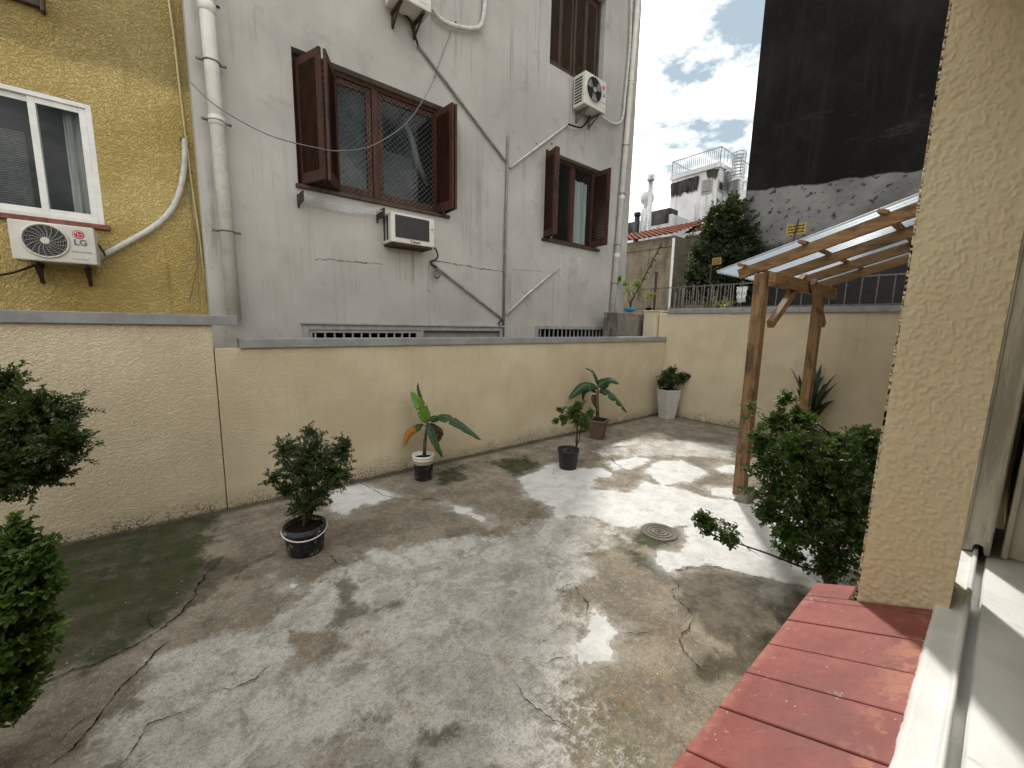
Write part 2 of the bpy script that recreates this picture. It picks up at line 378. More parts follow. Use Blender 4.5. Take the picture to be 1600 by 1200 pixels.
M['creampaint'] = simple('cream_gloss_paint', (.62, .58, .48), .5, .35, var=.1, vs=4, dirt=((.16, .14, .1), .4))
def leafmat(name, c0, c1, tip=None, trans=.25, rough=.38):
    m = Mat(name, rough, .45); t = m.t
    r = m.attr('rnd'); c = m.mix(r, c0, c1)
    if tip: c = m.mix(m.ramp(r, .80, 1.0), c, tip)
    m.col(c)
    tl = N(t, 'ShaderNodeBsdfTranslucent'); m.l(m.mix(.5, c, (.25, .4, .03), 'MIX'), tl.inputs[0])
    mxs = N(t, 'ShaderNodeMixShader'); mxs.inputs[0].default_value = trans
    m.l(m.p.outputs[0], mxs.inputs[1]); m.l(tl.outputs[0], mxs.inputs[2]); m.l(mxs.outputs[0], t.nodes['Material Output'].inputs[0]); return m.m
M['leaf_dark'] = leafmat('dark_box_leaf', (.017, .034, .010), (.05, .086, .022), (.10, .165, .03), .2)
M['leaf_mid'] = leafmat('green_box_leaf', (.018, .042, .009), (.048, .098, .018), (.15, .26, .038), .2)
M['leaf_young'] = leafmat('young_box_leaf', (.035, .075, .014), (.075, .15, .025), (.17, .27, .04), .28)
M['leaf_tree'] = leafmat('tree_leaf', (.012, .024, .010), (.04, .06, .022), (.085, .11, .05), .12, .45)
M['leaf_var'] = leafmat('pale_green_leaf', (.05, .10, .025), (.11, .17, .05), (.32, .36, .2), .2)
M['leaf_lime'] = leafmat('lime_leaf', (.10, .20, .02), (.22, .36, .05), (.4, .5, .08), .3)
M['leaf_gold'] = leafmat('yellow_strap_leaf', (.20, .22, .04), (.45, .42, .10), (.6, .5, .12), .2)
M['leaf_agave'] = leafmat('dark_strap_leaf', (.008, .018, .011), (.018, .036, .02), None, .05)
M['bark'] = simple('brown_bark', (.075, .055, .038), .9, .1, var=.3, vs=30, bump=.5)
M['soil'] = simple('dark_soil', (.022, .016, .011), .95, .05, var=.4, vs=40, bump=1.0)
def banana_leaf(name, c0, c1, edge=None):
    m = Mat(name, .4, .4); u = m.attr('rnd'); v = m.attr('along')
    c = m.mix(m.ramp(m.noise(14, 6), .35, .65), c0, c1)
    m_vein = m.n('ShaderNodeMath', operation='SINE'); m.l(m.math('MULTIPLY', v, 260.0), m_vein.inputs[0])
    c = m.mix(m.ramp(m_vein.outputs[0], .2, 1, 0, .22), c, tuple(x*1.8 for x in c1))
    c = m.mix(m.ramp(u, .0, .09, 1, 0), c, (.22, .30, .10))
    if edge: c = m.mix(m.ramp(m.math('ADD', v, m.math('MULTIPLY', m.noise(9, 5), .3)), edge[1], edge[1]+.12), c, edge[0])
    m.col(c); m.bump(m_vein.outputs[0], .25, .004)
    tl = N(m.t, 'ShaderNodeBsdfTranslucent'); m.l(c, tl.inputs[0]); mxs = N(m.t, 'ShaderNodeMixShader'); mxs.inputs[0].default_value = .3
    m.l(m.p.outputs[0], mxs.inputs[1]); m.l(tl.outputs[0], mxs.inputs[2]); m.l(mxs.outputs[0], m.t.nodes['Material Output'].inputs[0]); return m.m
M['ban_dark'] = banana_leaf('banana_leaf_dark', (.018, .055, .022), (.03, .085, .03))
M['ban_light'] = banana_leaf('banana_leaf_light', (.09, .20, .025), (.14, .29, .04))
M['ban_dry'] = banana_leaf('banana_leaf_drying', (.035, .065, .018), (.05, .09, .02), ((.42, .20, .04), .62))
M['ban_brown'] = banana_leaf('banana_leaf_withered', (.06, .028, .016), (.11, .05, .028))
M['ban_stem'] = simple('banana_stem', (.10, .075, .045), .7, .3, var=.4, vs=18)

# ------------------------------------------------------------------ the courtyard floor
def c6(L_): return [(600+a/2.353, 650+b/2.353) for a, b in L_]
def c0(L_): return [(a/2, 750+b/2) for a, b in L_]
def c7(L_): return [(400+a/3.75, 560+b/3.75) for a, b in L_]
POLY = {
 'speck': [c6([(520,960),(700,950),(880,1060),(820,1150),(930,1250),(600,1400),(300,1300),(430,1080)]), c0([(380,800),(430,680),(640,560),(820,520),(760,640),(520,800),(420,900)]), c6([(480,470),(600,420),(760,480),(790,540),(690,640),(560,560)])],
 'white': [c6([(480,235),(600,180),(640,172),(720,190),(800,190),(850,215),(770,235),(780,270),(900,280),(960,245),(1060,260),(1180,295),(1290,310),(1370,330),(1650,400),(1750,560),(1700,680),(1560,640),(1440,610),(1330,580),(1190,550),(1060,575),(1010,540),(1000,505),(1080,490),(1110,450),(1090,410),(1000,393),(900,420),(850,410),(760,372),(620,370),(600,320),(540,300)]),
   c6([(960,190),(1000,168),(1090,163),(1180,200),(1150,237),(1020,257),(980,230)]), c6([(1200,195),(1290,178),(1320,215),(1240,210)]), c6([(1190,262),(1300,268),(1300,312),(1200,295)]),
   c6([(820,170),(930,150),(990,160),(930,185),(850,205)]),
   c7([(440,770),(600,738),(700,760),(800,810),(740,850),(620,870),(530,912),(410,902)]),
   c7([(1120,848),(1180,858),(1350,928),(1340,965),(1290,950),(1160,890)]),
   c6([(770,715),(830,750),(860,800),(840,850),(850,882),(740,920),(690,892),(740,790)]),
   c0([(850,310),(900,318),(985,350),(940,352)]), c6([(1370,640),(1450,620),(1540,648),(1470,690),(1400,680)])],
 'grey': [c0([(470,560),(640,500),(850,440),(900,470),(1100,900),(240,930),(330,790),(420,690)]), c6([(-60,500),(20,490),(170,455),(300,440),(430,445),(480,410),(600,370),(620,365),(760,372),(850,412),(870,470),(790,520),(780,580),(690,635),(640,640),(720,700),(740,760),(690,890),(720,960),(640,1060),(700,1300),(-700,1400),(-560,1250),(-440,1060),(-300,880),(-150,840),(-180,760),(-100,640)])
   + [], c0([(830,440),(880,400),(960,340),(1050,275),(1180,220),(1300,300),(1300,470),(1000,480),(900,470)]),
   c6([(760,130),(900,85),(1150,90),(1280,110),(1290,160),(1100,150),(960,150),(820,150)]), c6([(850,410),(915,455),(915,478),(880,460)])],
 'moss': [c0([(130,200),(480,140),(640,110),(690,120),(650,230),(700,250),(590,400),(520,460),(400,530),(280,585),(150,625),(0,700),(-300,760),(-400,250)]),
   c6([(890,425),(960,395),(1090,402),(1110,445),(1080,490),(1000,503),(930,470)]), c6([(360,165),(520,150),(600,180),(560,225),(470,230),(400,190)]), c6([(180,200),(290,180),(300,240),(200,260)]),
   c6([(840,480),(930,470),(1010,545),(1050,600),(960,560)])],
 'dark': [c0([(640,260),(700,240),(760,238),(780,262),(720,312),(640,382),(590,392),(560,370),(600,330)]), c0([(820,240),(860,225),(870,245),(800,255)]),
   c0([(1040,320),(1080,285),(1110,310),(1110,370),(1160,400),(1250,375),(1260,395),(1150,430),(1010,465),(1050,430),(1060,360)]),
   c6([(1075,605),(1190,557),(1330,587),(1440,612),(1560,642),(1700,700),(1650,820),(1480,900),(1340,940),(1250,830),(1160,740),(1080,680)]),
   c0([(1310,760),(1370,790),(1430,755),(1420,790),(1330,830),(1300,900),(1310,800)])],
}
CRACKS = [c0([(700,245),(640,300),(590,395),(520,460),(400,530),(280,585),(150,628),(20,690)]),
 c0([(540,500),(490,540),(430,600),(370,670),(310,740),(240,840),(150,900)]), c0([(310,735),(240,770),(160,830)]), c0([(490,470),(455,440),(470,410)]),
 c0([(850,575),(800,630),(690,660)]), c0([(610,705),(540,745),(470,770),(410,860),(380,900)]), c0([(1025,235),(1065,275)]), c0([(720,330),(745,300),(790,260),(860,235)]),
 c6([(1150,738),(1125,760),(1120,785),(1085,815),(1095,860),(1150,920),(1240,985)]), c6([(860,805),(940,800),(1000,800)]), c6([(915,470),(960,475),(1005,505)]), c6([(1055,580),(1080,620),(1060,650),(1090,690),(1150,738)]),
 c6([(630,640),(690,620),(740,690),(745,740)]), c6([(690,900),(640,890),(560,920)]), c6([(480,990),(500,1040),(560,1080),(640,1120),(690,1170)]),
 c7([(600,735),(700,775),(770,810),(860,825),(1060,830),(1120,850)]), c6([(400,440),(430,405)]), c6([(480,145),(560,190),(600,200)]), c6([(780,165),(830,200),(850,225)]), c6([(890,40),(960,60),(1010,45)]), c6([(1060,575),(1190,552),(1330,582),(1440,612),(1560,642)]),
 c6([(1000,140),(1100,160),(1190,200)]), c6([(830,150),(850,175),(900,205),(960,190)])]
def floor():
    x0, x1, y0, y1, st = -3.6, 8.7, -.2, 5.12, .02
    nx, ny = int((x1-x0)/st)+1, int((y1-y0)/st)+1
    X, Y = np.meshgrid(np.linspace(x0, x1, nx), np.linspace(y0, y1, ny)); P = np.stack([X.ravel(), Y.ravel()], 1)
    at = {}
    for k, polys in POLY.items():
        best = np.full(len(P), -9.0)
        for pl in polys:
            W = np.array([PZ(a, b)[:2] for a, b in pl]); d = np.full(len(P), 9.0); ins = np.zeros(len(P), bool)
            for i in range(len(W)):
                a, b = W[i], W[(i+1) % len(W)]; e = b-a
                t = np.clip(((P-a)@e)/(e@e+1e-12), 0, 1); d = np.minimum(d, np.hypot(*(P-a-t[:, None]*e).T))
                if a[1] != b[1]:
                    c = ((a[1] > P[:, 1]) != (b[1] > P[:, 1])) & (P[:, 0] < (b[0]-a[0])*(P[:, 1]-a[1])/(b[1]-a[1])+a[0]); ins ^= c
            best = np.maximum(best, np.where(ins, d, -d))
        at[k] = np.clip(best, -1, 1)
    # gentle unevenness; patches of cement stand a little proud
    Z = np.array([mnoise.noise((p[0]*1.3, p[1]*1.3, 3.0))*.006+mnoise.noise((p[0]*5, p[1]*5, 8.0))*.002 for p in P])
    Z += .006*np.clip(at['white']/.04, 0, 1)
    mb = MB(); idx = np.arange(nx*ny).reshape(ny, nx)
    q = np.stack([idx[:-1, :-1].ravel(), idx[:-1, 1:].ravel(), idx[1:, 1:].ravel(), idx[1:, :-1].ravel()], 1)
    mb.v = np.column_stack([P, Z]).tolist(); mb.f = [tuple(r_) for r_ in q.tolist()]; mb.m = [0]*len(mb.f)
    n0 = len(mb.v); mb.mi = 1; rnd = random.Random(5)
    for ci, pl in enumerate(CRACKS):
        W = [Vector((*PZ(a, b)[:2], 0)) for a, b in pl]; pts = []
        for i in range(len(W)-1):
            k = max(2, int((W[i+1]-W[i]).length/.018))
            for j in range(k): pts.append(W[i].lerp(W[i+1], j/k))
        pts.append(W[-1]); n = len(pts); vs = []; fs = []
        wd = .0042 if len(pts) > 40 else .0026
        for i, p in enumerate(pts):
            t = (pts[min(i+1, n-1)]-pts[max(i-1, 0)]).normalized(); s = Vector((-t.y, t.x, 0))
            off = s*(mnoise.noise((p.x*9, p.y*9, ci*3.1))*.03+mnoise.noise((p.x*38, p.y*38, ci*1.7))*.012+rnd.uniform(-.005, .005)); ww = wd*(.25+rnd.random()*1.3)*math.sin(math.pi*min(1, (i+1)/6, (n-i)/6)/2)
            z = mnoise.noise((p.x*1.3, p.y*1.3, 3.0))*.006+mnoise.noise((p.x*5, p.y*5, 8.0))*.002+.010
            vs += [p+off+s*ww+Vector((0, 0, z)), p+off-s*ww+Vector((0, 0, z))]
        for i in range(n-1): fs.append((2*i, 2*i+1, 2*i+3, 2*i+2))
        mb.add(vs, fs)
    for k in at: at[k] = np.concatenate([at[k], np.full(len(mb.v)-n0, -1.0)])
    m = Mat('patched_concrete', .85, .25); y = m.xyz()
    n1 = m.math('SUBTRACT', m.noise(3.2, 9, .68), .5); n2 = m.math('SUBTRACT', m.noise(11, 9, .75), .5)
    warp = m.math('ADD', m.math('MULTIPLY', n1, .34), m.math('MULTIPLY', n2, .16))
    n3 = m.math('SUBTRACT', m.noise(38, 6, .75), .5); warp = m.math('ADD', warp, m.math('MULTIPLY', n3, .07))
    def lay(nm, a, b, k=1.0): return m.ramp(m.math('ADD', m.attr(nm), m.math('MULTIPLY', warp, k)), a, b)
    base = m.mix(m.ramp(m.noise(2.3, 7, .65), .35, .65), (.19, .16, .122), (.34, .295, .23))
    base = m.mix(m.ramp(m.noise(5, 9, .75, loc=(5, 3, 0)), .5, .68, 0, .6), base, (.075, .066, .048))
    base = m.mix(m.ramp(m.noise(3.4, 9, .7, loc=(21, 9, 0), dist=.6), .53, .58, 0, .45), base, (.12, .10, .075))
    base = m.mix(m.ramp(m.noise(7, 9, .72, loc=(1, 9, 0)), .57, .64, 0, .5), base, (.31, .285, .245))
    base = m.mix(m.ramp(m.noise(1.5, 6, .6, loc=(8, 2, 0)), .58, .7, 0, .45), base, (.12, .12, .045))
    grey = m.mix(m.ramp(m.noise(4.5, 9, .74), .36, .64), (.42, .405, .375), (.68, .66, .62))
    grey = m.mix(m.ramp(m.noise(2.0, 8, .7, loc=(3, 6, 0)), .5, .66, 0, .55), grey, (.30, .27, .21))
    grey = m.mix(m.ramp(m.noise(9, 10, .8, st=(1, 2.2, 1)), .56, .66, 0, .8), grey, (.76, .76, .75))
    grey = m.mix(m.ramp(m.noise(2.6, 9, .68, loc=(3, 1, 0), dist=.8), .50, .555, 0, .62), grey, (.74, .73, .70))
    grey = m.mix(m.ramp(m.noise(2.2, 9, .7, loc=(13, 5, 0), dist=.6), .545, .60, 0, .55), grey, (.27, .255, .23))
    grey = m.mix(m.ramp(m.noise(6.5, 9, .76, st=(.6, 1.5, 1), loc=(7, 7, 0)), .57, .66, 0, .6), grey, (.20, .195, .185))
    white = m.mix(m.ramp(m.noise(5, 9, .75), .34, .62), (.60, .60, .59), (.82, .82, .82))
    white = m.mix(m.ramp(m.noise(10, 8, .72, st=(.5, 2.4, 1)), .52, .66, 0, .55), white, (.80, .81, .82))
    white = m.mix(m.ramp(m.noise(4.2, 10, .8, loc=(2, 8, 0)), .58, .66, 0, .7), white, (.27, .26, .24))
    moss = m.mix(m.ramp(m.noise(6, 9, .74), .36, .62), (.030, .028, .014), (.085, .078, .055))
    moss = m.mix(m.ramp(m.noise(5.5, 9, .76, loc=(12, 4, 0), dist=.5), .44, .56, 0, .85), moss, (.030, .050, .007))
    moss = m.mix(m.ramp(m.noise(45, 6, .75, loc=(2, 14, 0)), .5, .6, 0, .5), moss, (.012, .014, .006))
    moss = m.mix(m.ramp(m.noise(3.2, 8, .7, loc=(2, 4, 0)), .55, .66, 0, .7), moss, (.12, .115, .09))
    moss = m.mix(m.ramp(m.noise(9, 7, .7, loc=(6, 4, 0)), .54, .64, 0, .7), moss, (.038, .052, .008))
    dark = m.mix(m.ramp(m.noise(7, 9, .74), .36, .64), (.045, .037, .026), (.15, .13, .10))
    c = m.mix(m.math('MULTIPLY', lay('grey', -.03, .08, 1.7), .94), base, grey)
    fl = m.math('MULTIPLY', m.ramp(m.noise(17, 10, .82, loc=(1, 6, 0)), .50, .56), lay('speck', -.12, .25, 2.0))
    c = m.mix(m.math('MULTIPLY', fl, .85), c, (.72, .715, .70))
    c = m.mix(m.ramp(m.noise(24, 9, .8, loc=(4, 6, 0)), .38, .52, .30, 0), c, (.10, .088, .068))
    c = m.mix(m.ramp(m.noise(24, 9, .8, loc=(9, 1, 0)), .52, .62, 0, .34), c, (.56, .54, .49))
    # aggregate, paint spots and grit
    c = m.mix(m.math('MULTIPLY', m.ramp(m.noise(3.1, 7, .7, loc=(14, 2, 0)), .55, .66, 0, .55), m.ramp(m.noise(30, 6, .75), .35, .6)), c, (.30, .20, .11))
    c = m.mix(m.ramp(m.noise(85, 4, .75), .50, .60, 0, .36), c, (.06, .054, .045))
    c = m.mix(m.ramp(m.noise(62, 5, .75, loc=(3, 3, 0)), .57, .66, 0, .55), c, (.5, .48, .44))
    c = m.mix(m.math('MULTIPLY', lay('moss', -.03, .10, 1.9), .93), c, moss)
    gm = m.math('MULTIPLY', m.ramp(m.noise(1.7, 7, .7, loc=(11, 3, 0)), .52, .66, 0, .6), m.ramp(m.noise(13, 8, .75, loc=(2, 7, 0)), .46, .6)); c = m.mix(gm, c, (.055, .068, .018))
    wl = m.math('MAXIMUM', m.math('MULTIPLY', lay('white', -.008, .022, 1.15), .86), m.math('MULTIPLY', lay('white', -.14, .20, 1.9), .80)); c = m.mix(wl, c, white)
    c = m.mix(m.math('MULTIPLY', lay('dark', -.025, .05, 1.1), .8), c, dark)
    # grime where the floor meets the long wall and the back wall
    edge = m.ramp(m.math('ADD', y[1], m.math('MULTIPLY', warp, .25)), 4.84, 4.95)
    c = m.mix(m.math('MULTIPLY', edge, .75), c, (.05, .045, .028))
    spot = m.ramp(m.voro(20), .10, .06); pick = m.ramp(m.noise(4.5, 3, loc=(4, 4, 0)), .54, .6); c = m.mix(m.math('MULTIPLY', m.math('MULTIPLY', spot, pick), .8), c, (.7, .69, .66))
    m.col(c); m.bump(m.math('ADD', m.noise(60, 8, .75), m.math('MULTIPLY', m.noise(9, 8, .7), 1.4)), .9, .012)
    m.rough(m.ramp(m.noise(5, 6), .35, .65, .62, .95))
    ck = simple('dark_crack', (.016, .014, .009), .95, .05, var=.4, vs=20)
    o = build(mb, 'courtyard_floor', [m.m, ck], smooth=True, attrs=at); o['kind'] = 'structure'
floor()
g = MB().add([(-900, -900, -.06), (900, -900, -.06), (900, 900, -.06), (-900, 900, -.06)], [(0, 1, 2, 3)])
tag(build(g, 'ground', simple('distant_earth', (.16, .14, .11), .95, .1, var=.2, vs=.4)), None, None, kind='structure')
mh = thing('manhole_cover', 'round ribbed drain cover set in the cracked concrete floor', 'manhole cover', PZ(1030, 832))
c_ = PZ(1030, 832); mm = MB()
mm.lathe((c_[0], c_[1], 0), [(.0, .012), (.155, .012), (.16, .014), (.17, .014), (.175, .0)], 40, False)
build(mm, 'lid', M['oldcon'], mh, True)
for r_ in (.045, .085, .125):
    q = MB(); q.tube([(c_[0]+r_*math.cos(a), c_[1]+r_*math.sin(a), .014) for a in np.linspace(0, 2*math.pi, 33)], .006, 5, False); build(q, 'rib', M['oldcon'], mh, True)
q = MB().disc((c_[0], c_[1], .013), .018, (0, 0, 1), 16, .004); build(q, 'lifting_hole', M['black'], mh)

# ------------------------------------------------------------------ boundary walls
def boundary(label, boxes, cop):
    t = thing('boundary_wall', label, 'wall', ((boxes[0][0][0]+boxes[0][1][0])/2, boxes[0][0][1], 0))
    m_ = MB()
    for a, b in boxes: m_.box(a, b)
    build(m_, 'wall_face', M['cream'], t, bevel=.008)
    m_ = MB()
    for a, b in cop: m_.box(a, b)
    build(m_, 'coping', M['coping'], t, bevel=.006)
YW = 4.98
boundary('tallest end of the cream rendered yard wall, behind the leafy bushes', [((-4.5, YW+.012, -.05), (.245, YW+.22, 1.93))], [((-4.5, YW-.025, 1.9305), (.46, YW+.26, 2.03))])
boundary('long low cream rendered wall with grey coping below the grey building', [((.252, YW, -.05), (8.595, YW+.2, 1.70))], [((.463, YW-.03, 1.7005), (8.597, YW+.24, 1.795))])
boundary('cream rendered end wall with grey coping behind the timber canopy', [((8.6, .22, -.05), (8.8, YW+.2, 2.32))], [((8.565, .22, 2.3205), (8.84, YW-.02, 2.42))])
pa, pb = PY(1022, 487, 5.24), PY(1043, 487, 5.24)
m_ = MB().box((float(pa[0]), 5.21, 0), (float(pb[0])+.2, 5.5, float(pa[2]))); m_.box((float(pa[0])-.015, 5.19, float(pa[2])+.001), (float(pb[0])+.21, 5.51, float(pa[2])+.03))
tag(build(m_, 'wall_pier', M['cream'], bevel=.01), 'short cream pier at the inner corner of the two yard walls', 'wall pier')
pa, pb = PY(952, 488, 5.6), PY(1024, 488, 5.6)
m_ = MB().box((float(pa[0]), 5.6, 0), (float(pb[0])+.3, 5.75, float(pa[2])))
tag(build(m_, 'concrete_wall', M['oldcon'], bevel=.012), 'short dark stained concrete wall beside the grey building, below the plants', 'wall')

# ------------------------------------------------------------------ wall with window openings (faces -Y)
def wall_holes(mb, x0, x1, z0, z1, Y, holes, dep):
    xs = sorted({x0, x1, *[h[0] for h in holes], *[h[1] for h in holes]}); zs = sorted({z0, z1, *[h[2] for h in holes], *[h[3] for h in holes]})
    for i in range(len(xs)-1):
        for j in range(len(zs)-1):
            cx, cz = (xs[i]+xs[i+1])/2, (zs[j]+zs[j+1])/2
            if any(h[0] < cx < h[1] and h[2] < cz < h[3] for h in holes): continue
            mb.add([(xs[i], Y, zs[j]), (xs[i+1], Y, zs[j]), (xs[i+1], Y, zs[j+1]), (xs[i], Y, zs[j+1])], [(0, 1, 2, 3)])
    for a, b, c, d in holes:
        y2 = Y+dep
        mb.add([(a, Y, c), (a, y2, c), (a, y2, d), (a, Y, d)], [(0, 1, 2, 3)]); mb.add([(b, Y, c), (b, Y, d), (b, y2, d), (b, y2, c)], [(0, 1, 2, 3)])
        mb.add([(a, Y, d), (a, y2, d), (b, y2, d), (b, Y, d)], [(0, 1, 2, 3)]); mb.add([(a, Y, c), (b, Y, c), (b, y2, c), (a, y2, c)], [(0, 1, 2, 3)])
def frame_rect(mb, x0, x1, z0, z1, y0, y1, t, tb=None):
    tb = tb or t
    mb.box((x0, y0, z0), (x0+t, y1, z1)); mb.box((x1-t, y0, z0), (x1, y1, z1)); mb.box((x0+t, y0, z1-t), (x1-t, y1, z1)); mb.box((x0+t, y0, z0), (x1-t, y1, z0+tb))
def room(mb, x0, x1, z0, z1, y0, dy=1.6):
    a = [(x0, y0, z0), (x1, y0, z0), (x1, y0, z1), (x0, y0, z1)]; b = [(x, y0+dy, z) for x, _, z in a]
    mb.add(a+b, [(4, 5, 6, 7), (0, 1, 5, 4), (1, 2, 6, 5), (2, 3, 7, 6), (3, 0, 4, 7)])
def shutter(mb, P, d, w, z0, z1, th=.035, n=40, tilt=.5):
    """louvred leaf: hinge point P (x,y), direction d in plan"""
    d = Vector((*d, 0)).normalized(); nrm = Vector((-d.y, d.x, 0)); p = Vector((*P, 0)); s = w*.15; tr = .09; br = .13
    def bx(a0, a1, b0, b1, t_, off=0):
        vs = []
        for zz in (b0, b1):
            for aa, tt in ((a0, -t_/2), (a1, -t_/2), (a1, t_/2), (a0, t_/2)): vs.append(p+d*aa+nrm*(tt+off)+Vector((0, 0, zz)))
        mb.hexa(vs)
    bx(0, s, z0, z1, th); bx(w-s, w, z0, z1, th); bx(s, w-s, z1-tr, z1, th*.98); bx(s, w-s, z0, z0+br, th*.98)
    h = (z1-tr-z0-br)/n
    for i in range(n):
        zc = z0+br+h*(i+.5); a = h*.55; b = th*.42
        vs = []
        for aa in (s, w-s):
            for u_, v_ in ((-b, -a*tilt-.004), (b, a*tilt-.004), (b, a*tilt+.004), (-b, -a*tilt+.004)): vs.append(p+d*aa+nrm*u_+Vector((0, 0, zc+v_)))
        mb.add(vs, [(0, 1, 2, 3), (7, 6, 5, 4), (0, 4, 5, 1), (1, 5, 6, 2), (2, 6, 7, 3), (3, 7, 4, 0)])
def net(mb, x0, x1, z0, z1, Y, step=.075, r=.0015):
    for sgn in (1, -1):
        c = (z0-x1 if sgn > 0 else z0+x0); cmax = (z1-x0 if sgn > 0 else z1+x1)
        while c < cmax:
            c += step
            pts = []
            for x in (x0, x1):
                z = sgn*x+c
                if z0 <= z <= z1: pts.append((x, z))
            for z in (z0, z1):
                x = (z-c)*sgn
                if x0 < x < x1: pts.append((x, z))
            if len(pts) >= 2 and math.dist(pts[0], pts[1]) > .02: mb.tube([(pts[0][0], Y, pts[0][1]), (pts[1][0], Y, pts[1][1])], r, 3, False)

# ------------------------------------------------------------------ grey apartment building
YG = 6.0
def rectY(Y, *pts):
    q = [PY(a, b, Y) for a, b in pts]; return q
bigL, bigR = float(PY(460, 180, YG)[0]), float(PY(697, 250, YG)[0]); bigB, bigT = float(PY(467, 288, YG)[2]), float(PY(457, 70, YG)[2])-.02
smL, smR = float(PY(851, 300, YG)[0]), float(PY(935, 330, YG)[0]); smB, smT = float(PY(848, 372, YG)[2]), float(PY(853, 233, YG)[2])
upL, upR = float(PY(860, 60, YG)[0]), float(PY(944, 70, YG)[0]); upB, upT = float(PY(859, 99, YG)[2]), float(PY(859, 99, YG)[2])+1.75
l1L, l1R = float(PY(478, 510, YG)[0]), float(PY(782, 518, YG)[0]); l1T = float(PY(620, 511, YG)[2])
l2L, l2R = float(PY(838, 515, YG)[0]), float(PY(945, 515, YG)[0]); l2T = float(PY(890, 511, YG)[2])
gL, gR = float(PY(304, 200, YG)[0]), float(PY(986, 280, YG)[0])
gb = thing('apartment_building', 'tall grey rendered apartment block with brown louvred shutters', 'building', (4, YG, 0))
mb = MB()
holes = [(bigL, bigR, bigB, bigT), (smL, smR, smB, smT), (upL, upR, upB, upT), (l1L, l1R, 1.0, l1T), (l2L, l2R, 1.0, l2T)]
wall_holes(mb, gL, gR, 0, 13.5, YG, holes, .17)
mb.add([(gR, YG, 0), (gR, 18, 0), (gR, 18, 13.5), (gR, YG, 13.5)], [(0, 1, 2, 3)]); mb.add([(gL, YG, 0), (gL, YG, 13.5), (gL, 18, 13.5), (gL, 18, 0)], [(0, 1, 2, 3)])
mb.add([(gL, YG, 13.5), (gR, YG, 13.5), (gR, 18, 13.5), (gL, 18, 13.5)], [(0, 1, 2, 3)]); mb.add([(gL, 18, 0), (gL, 18, 13.5), (gR, 18, 13.5), (gR, 18, 0)], [(0, 1, 2, 3)])
mb.mi = 1
rr = random.Random(3)
def wall_ribbon(px, wd, Y=YG-.003):
    W = [Vector(PY(a, b, Y)) for a, b in px]; pts = []
    for i in range(len(W)-1):
        k = max(2, int((W[i+1]-W[i]).length/.04))
        for j in range(k): pts.append(W[i].lerp(W[i+1], j/k))
    vs = []; n = len(pts)
    for p in pts:
        o = rr.uniform(-.012, .012); w_ = wd*rr.uniform(.2, 1.2); vs += [p+Vector((0, 0, o+w_)), p+Vector((0.001, 0, o-w_))]
    mb.add(vs, [(2*i, 2*i+2, 2*i+3, 2*i+1) for i in range(n-1)])
for px, wd in (([(493, 405), (500, 404), (545, 409), (602, 413)], .008), ([(678, 408), (720, 414), (760, 421), (792, 425)], .010), ([(667, 452), (676, 461)], .008), ([(800, 421), (850, 424)], .004), ([(492, 404), (494, 418)], .004)): wall_ribbon(px, wd)
mb.mi = 2
for px in ([(877, 396), (875, 428)], [(906, 401), (904, 432)], [(811, 513), (812, 524)]):
    a, b = PY(*px[0], YG-.004), PY(*px[1], YG-.004)
    for k in range(9):
        z = a[2]+(b[2]-a[2])*(k+rr.random()*.6)/9; x = a[0]+rr.uniform(-.006, .006); h_ = abs(a[2]-b[2])/9*rr.uniform(.3, .8); w_ = rr.uniform(.006, .02)
        mb.add([(x-w_, YG-.004, z-h_), (x+w_, YG-.004, z-h_*.6), (x+w_*.7, YG-.004, z), (x-w_*.8, YG-.004, z-h_*.1)], [(0, 1, 2, 3)])
mb.mi = 3
for px, r0 in (((341, 11), .02), ((862, 225), .022), ((967, 250), .014), ((300, 270), .012), ((962, 340), .014), ((838, 224), .018), ((712, 35), .018)):
    c_ = PY(*px, YG-.004); vs = [(c_[0]+r0*math.cos(a)*rr.uniform(.6, 1.2), YG-.004, c_[2]+r0*math.sin(a)*rr.uniform(.6, 1.2)) for a in np.linspace(0, 2*math.pi, 9)[:-1]]
    mb.add(vs, [tuple(range(8))])
build(mb, 'wall', [M['grey'], simple('crack_dirt', (.19, .175, .16), .95, .1, var=.4, vs=30), simple('filler_white', (.75, .75, .74), .9, .1), M['black']], gb)
yi = YG+.17
# big window
mb = MB(); frame_rect(mb, bigL, bigR, bigB, bigT, yi-.05, yi+.05, .07)
xm = float(PY(585, 220, yi)[0]); mb.box((xm-.045, yi-.055, bigB+.07), (xm+.045, yi+.05, bigT-.07))
bw = build(mb, 'window', M['mahogz'], gb, bevel=.004)
for a, b in ((bigL+.07, xm-.045), (xm+.045, bigR-.07)):
    s = MB(); frame_rect(s, a, b, bigB+.07, bigT-.07, yi-.02, yi+.02, .075, .09); build(s, 'sash', M['mahogz'], bw, bevel=.004)
    s = MB().box((a+.07, yi+.0, bigB+.15), (b-.07, yi+.006, bigT-.14)); build(s, 'pane', M['glass'], bw)
    s = MB(); net(s, a+.01, b-.01, bigB+.08, bigT-.08, yi-.04, .078, .0024); build(s, 'safety_net', M['netw'], bw)
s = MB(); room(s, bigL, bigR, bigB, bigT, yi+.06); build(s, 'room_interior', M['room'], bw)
s = MB().box((bigL+.1, yi+.1, bigB), (xm-.06, yi+.11, bigT)); build(s, 'blind', M['roomgrey'], bw)
s = MB(); s.tube([PY(632, 185, yi+.3), PY(645, 225, yi+.3), PY(655, 262, yi+.3), PY(668, 290, yi+.3)], [.03, .05, .055, .03], 6); build(s, 'tied_curtain', M['ac_side'], bw, True)
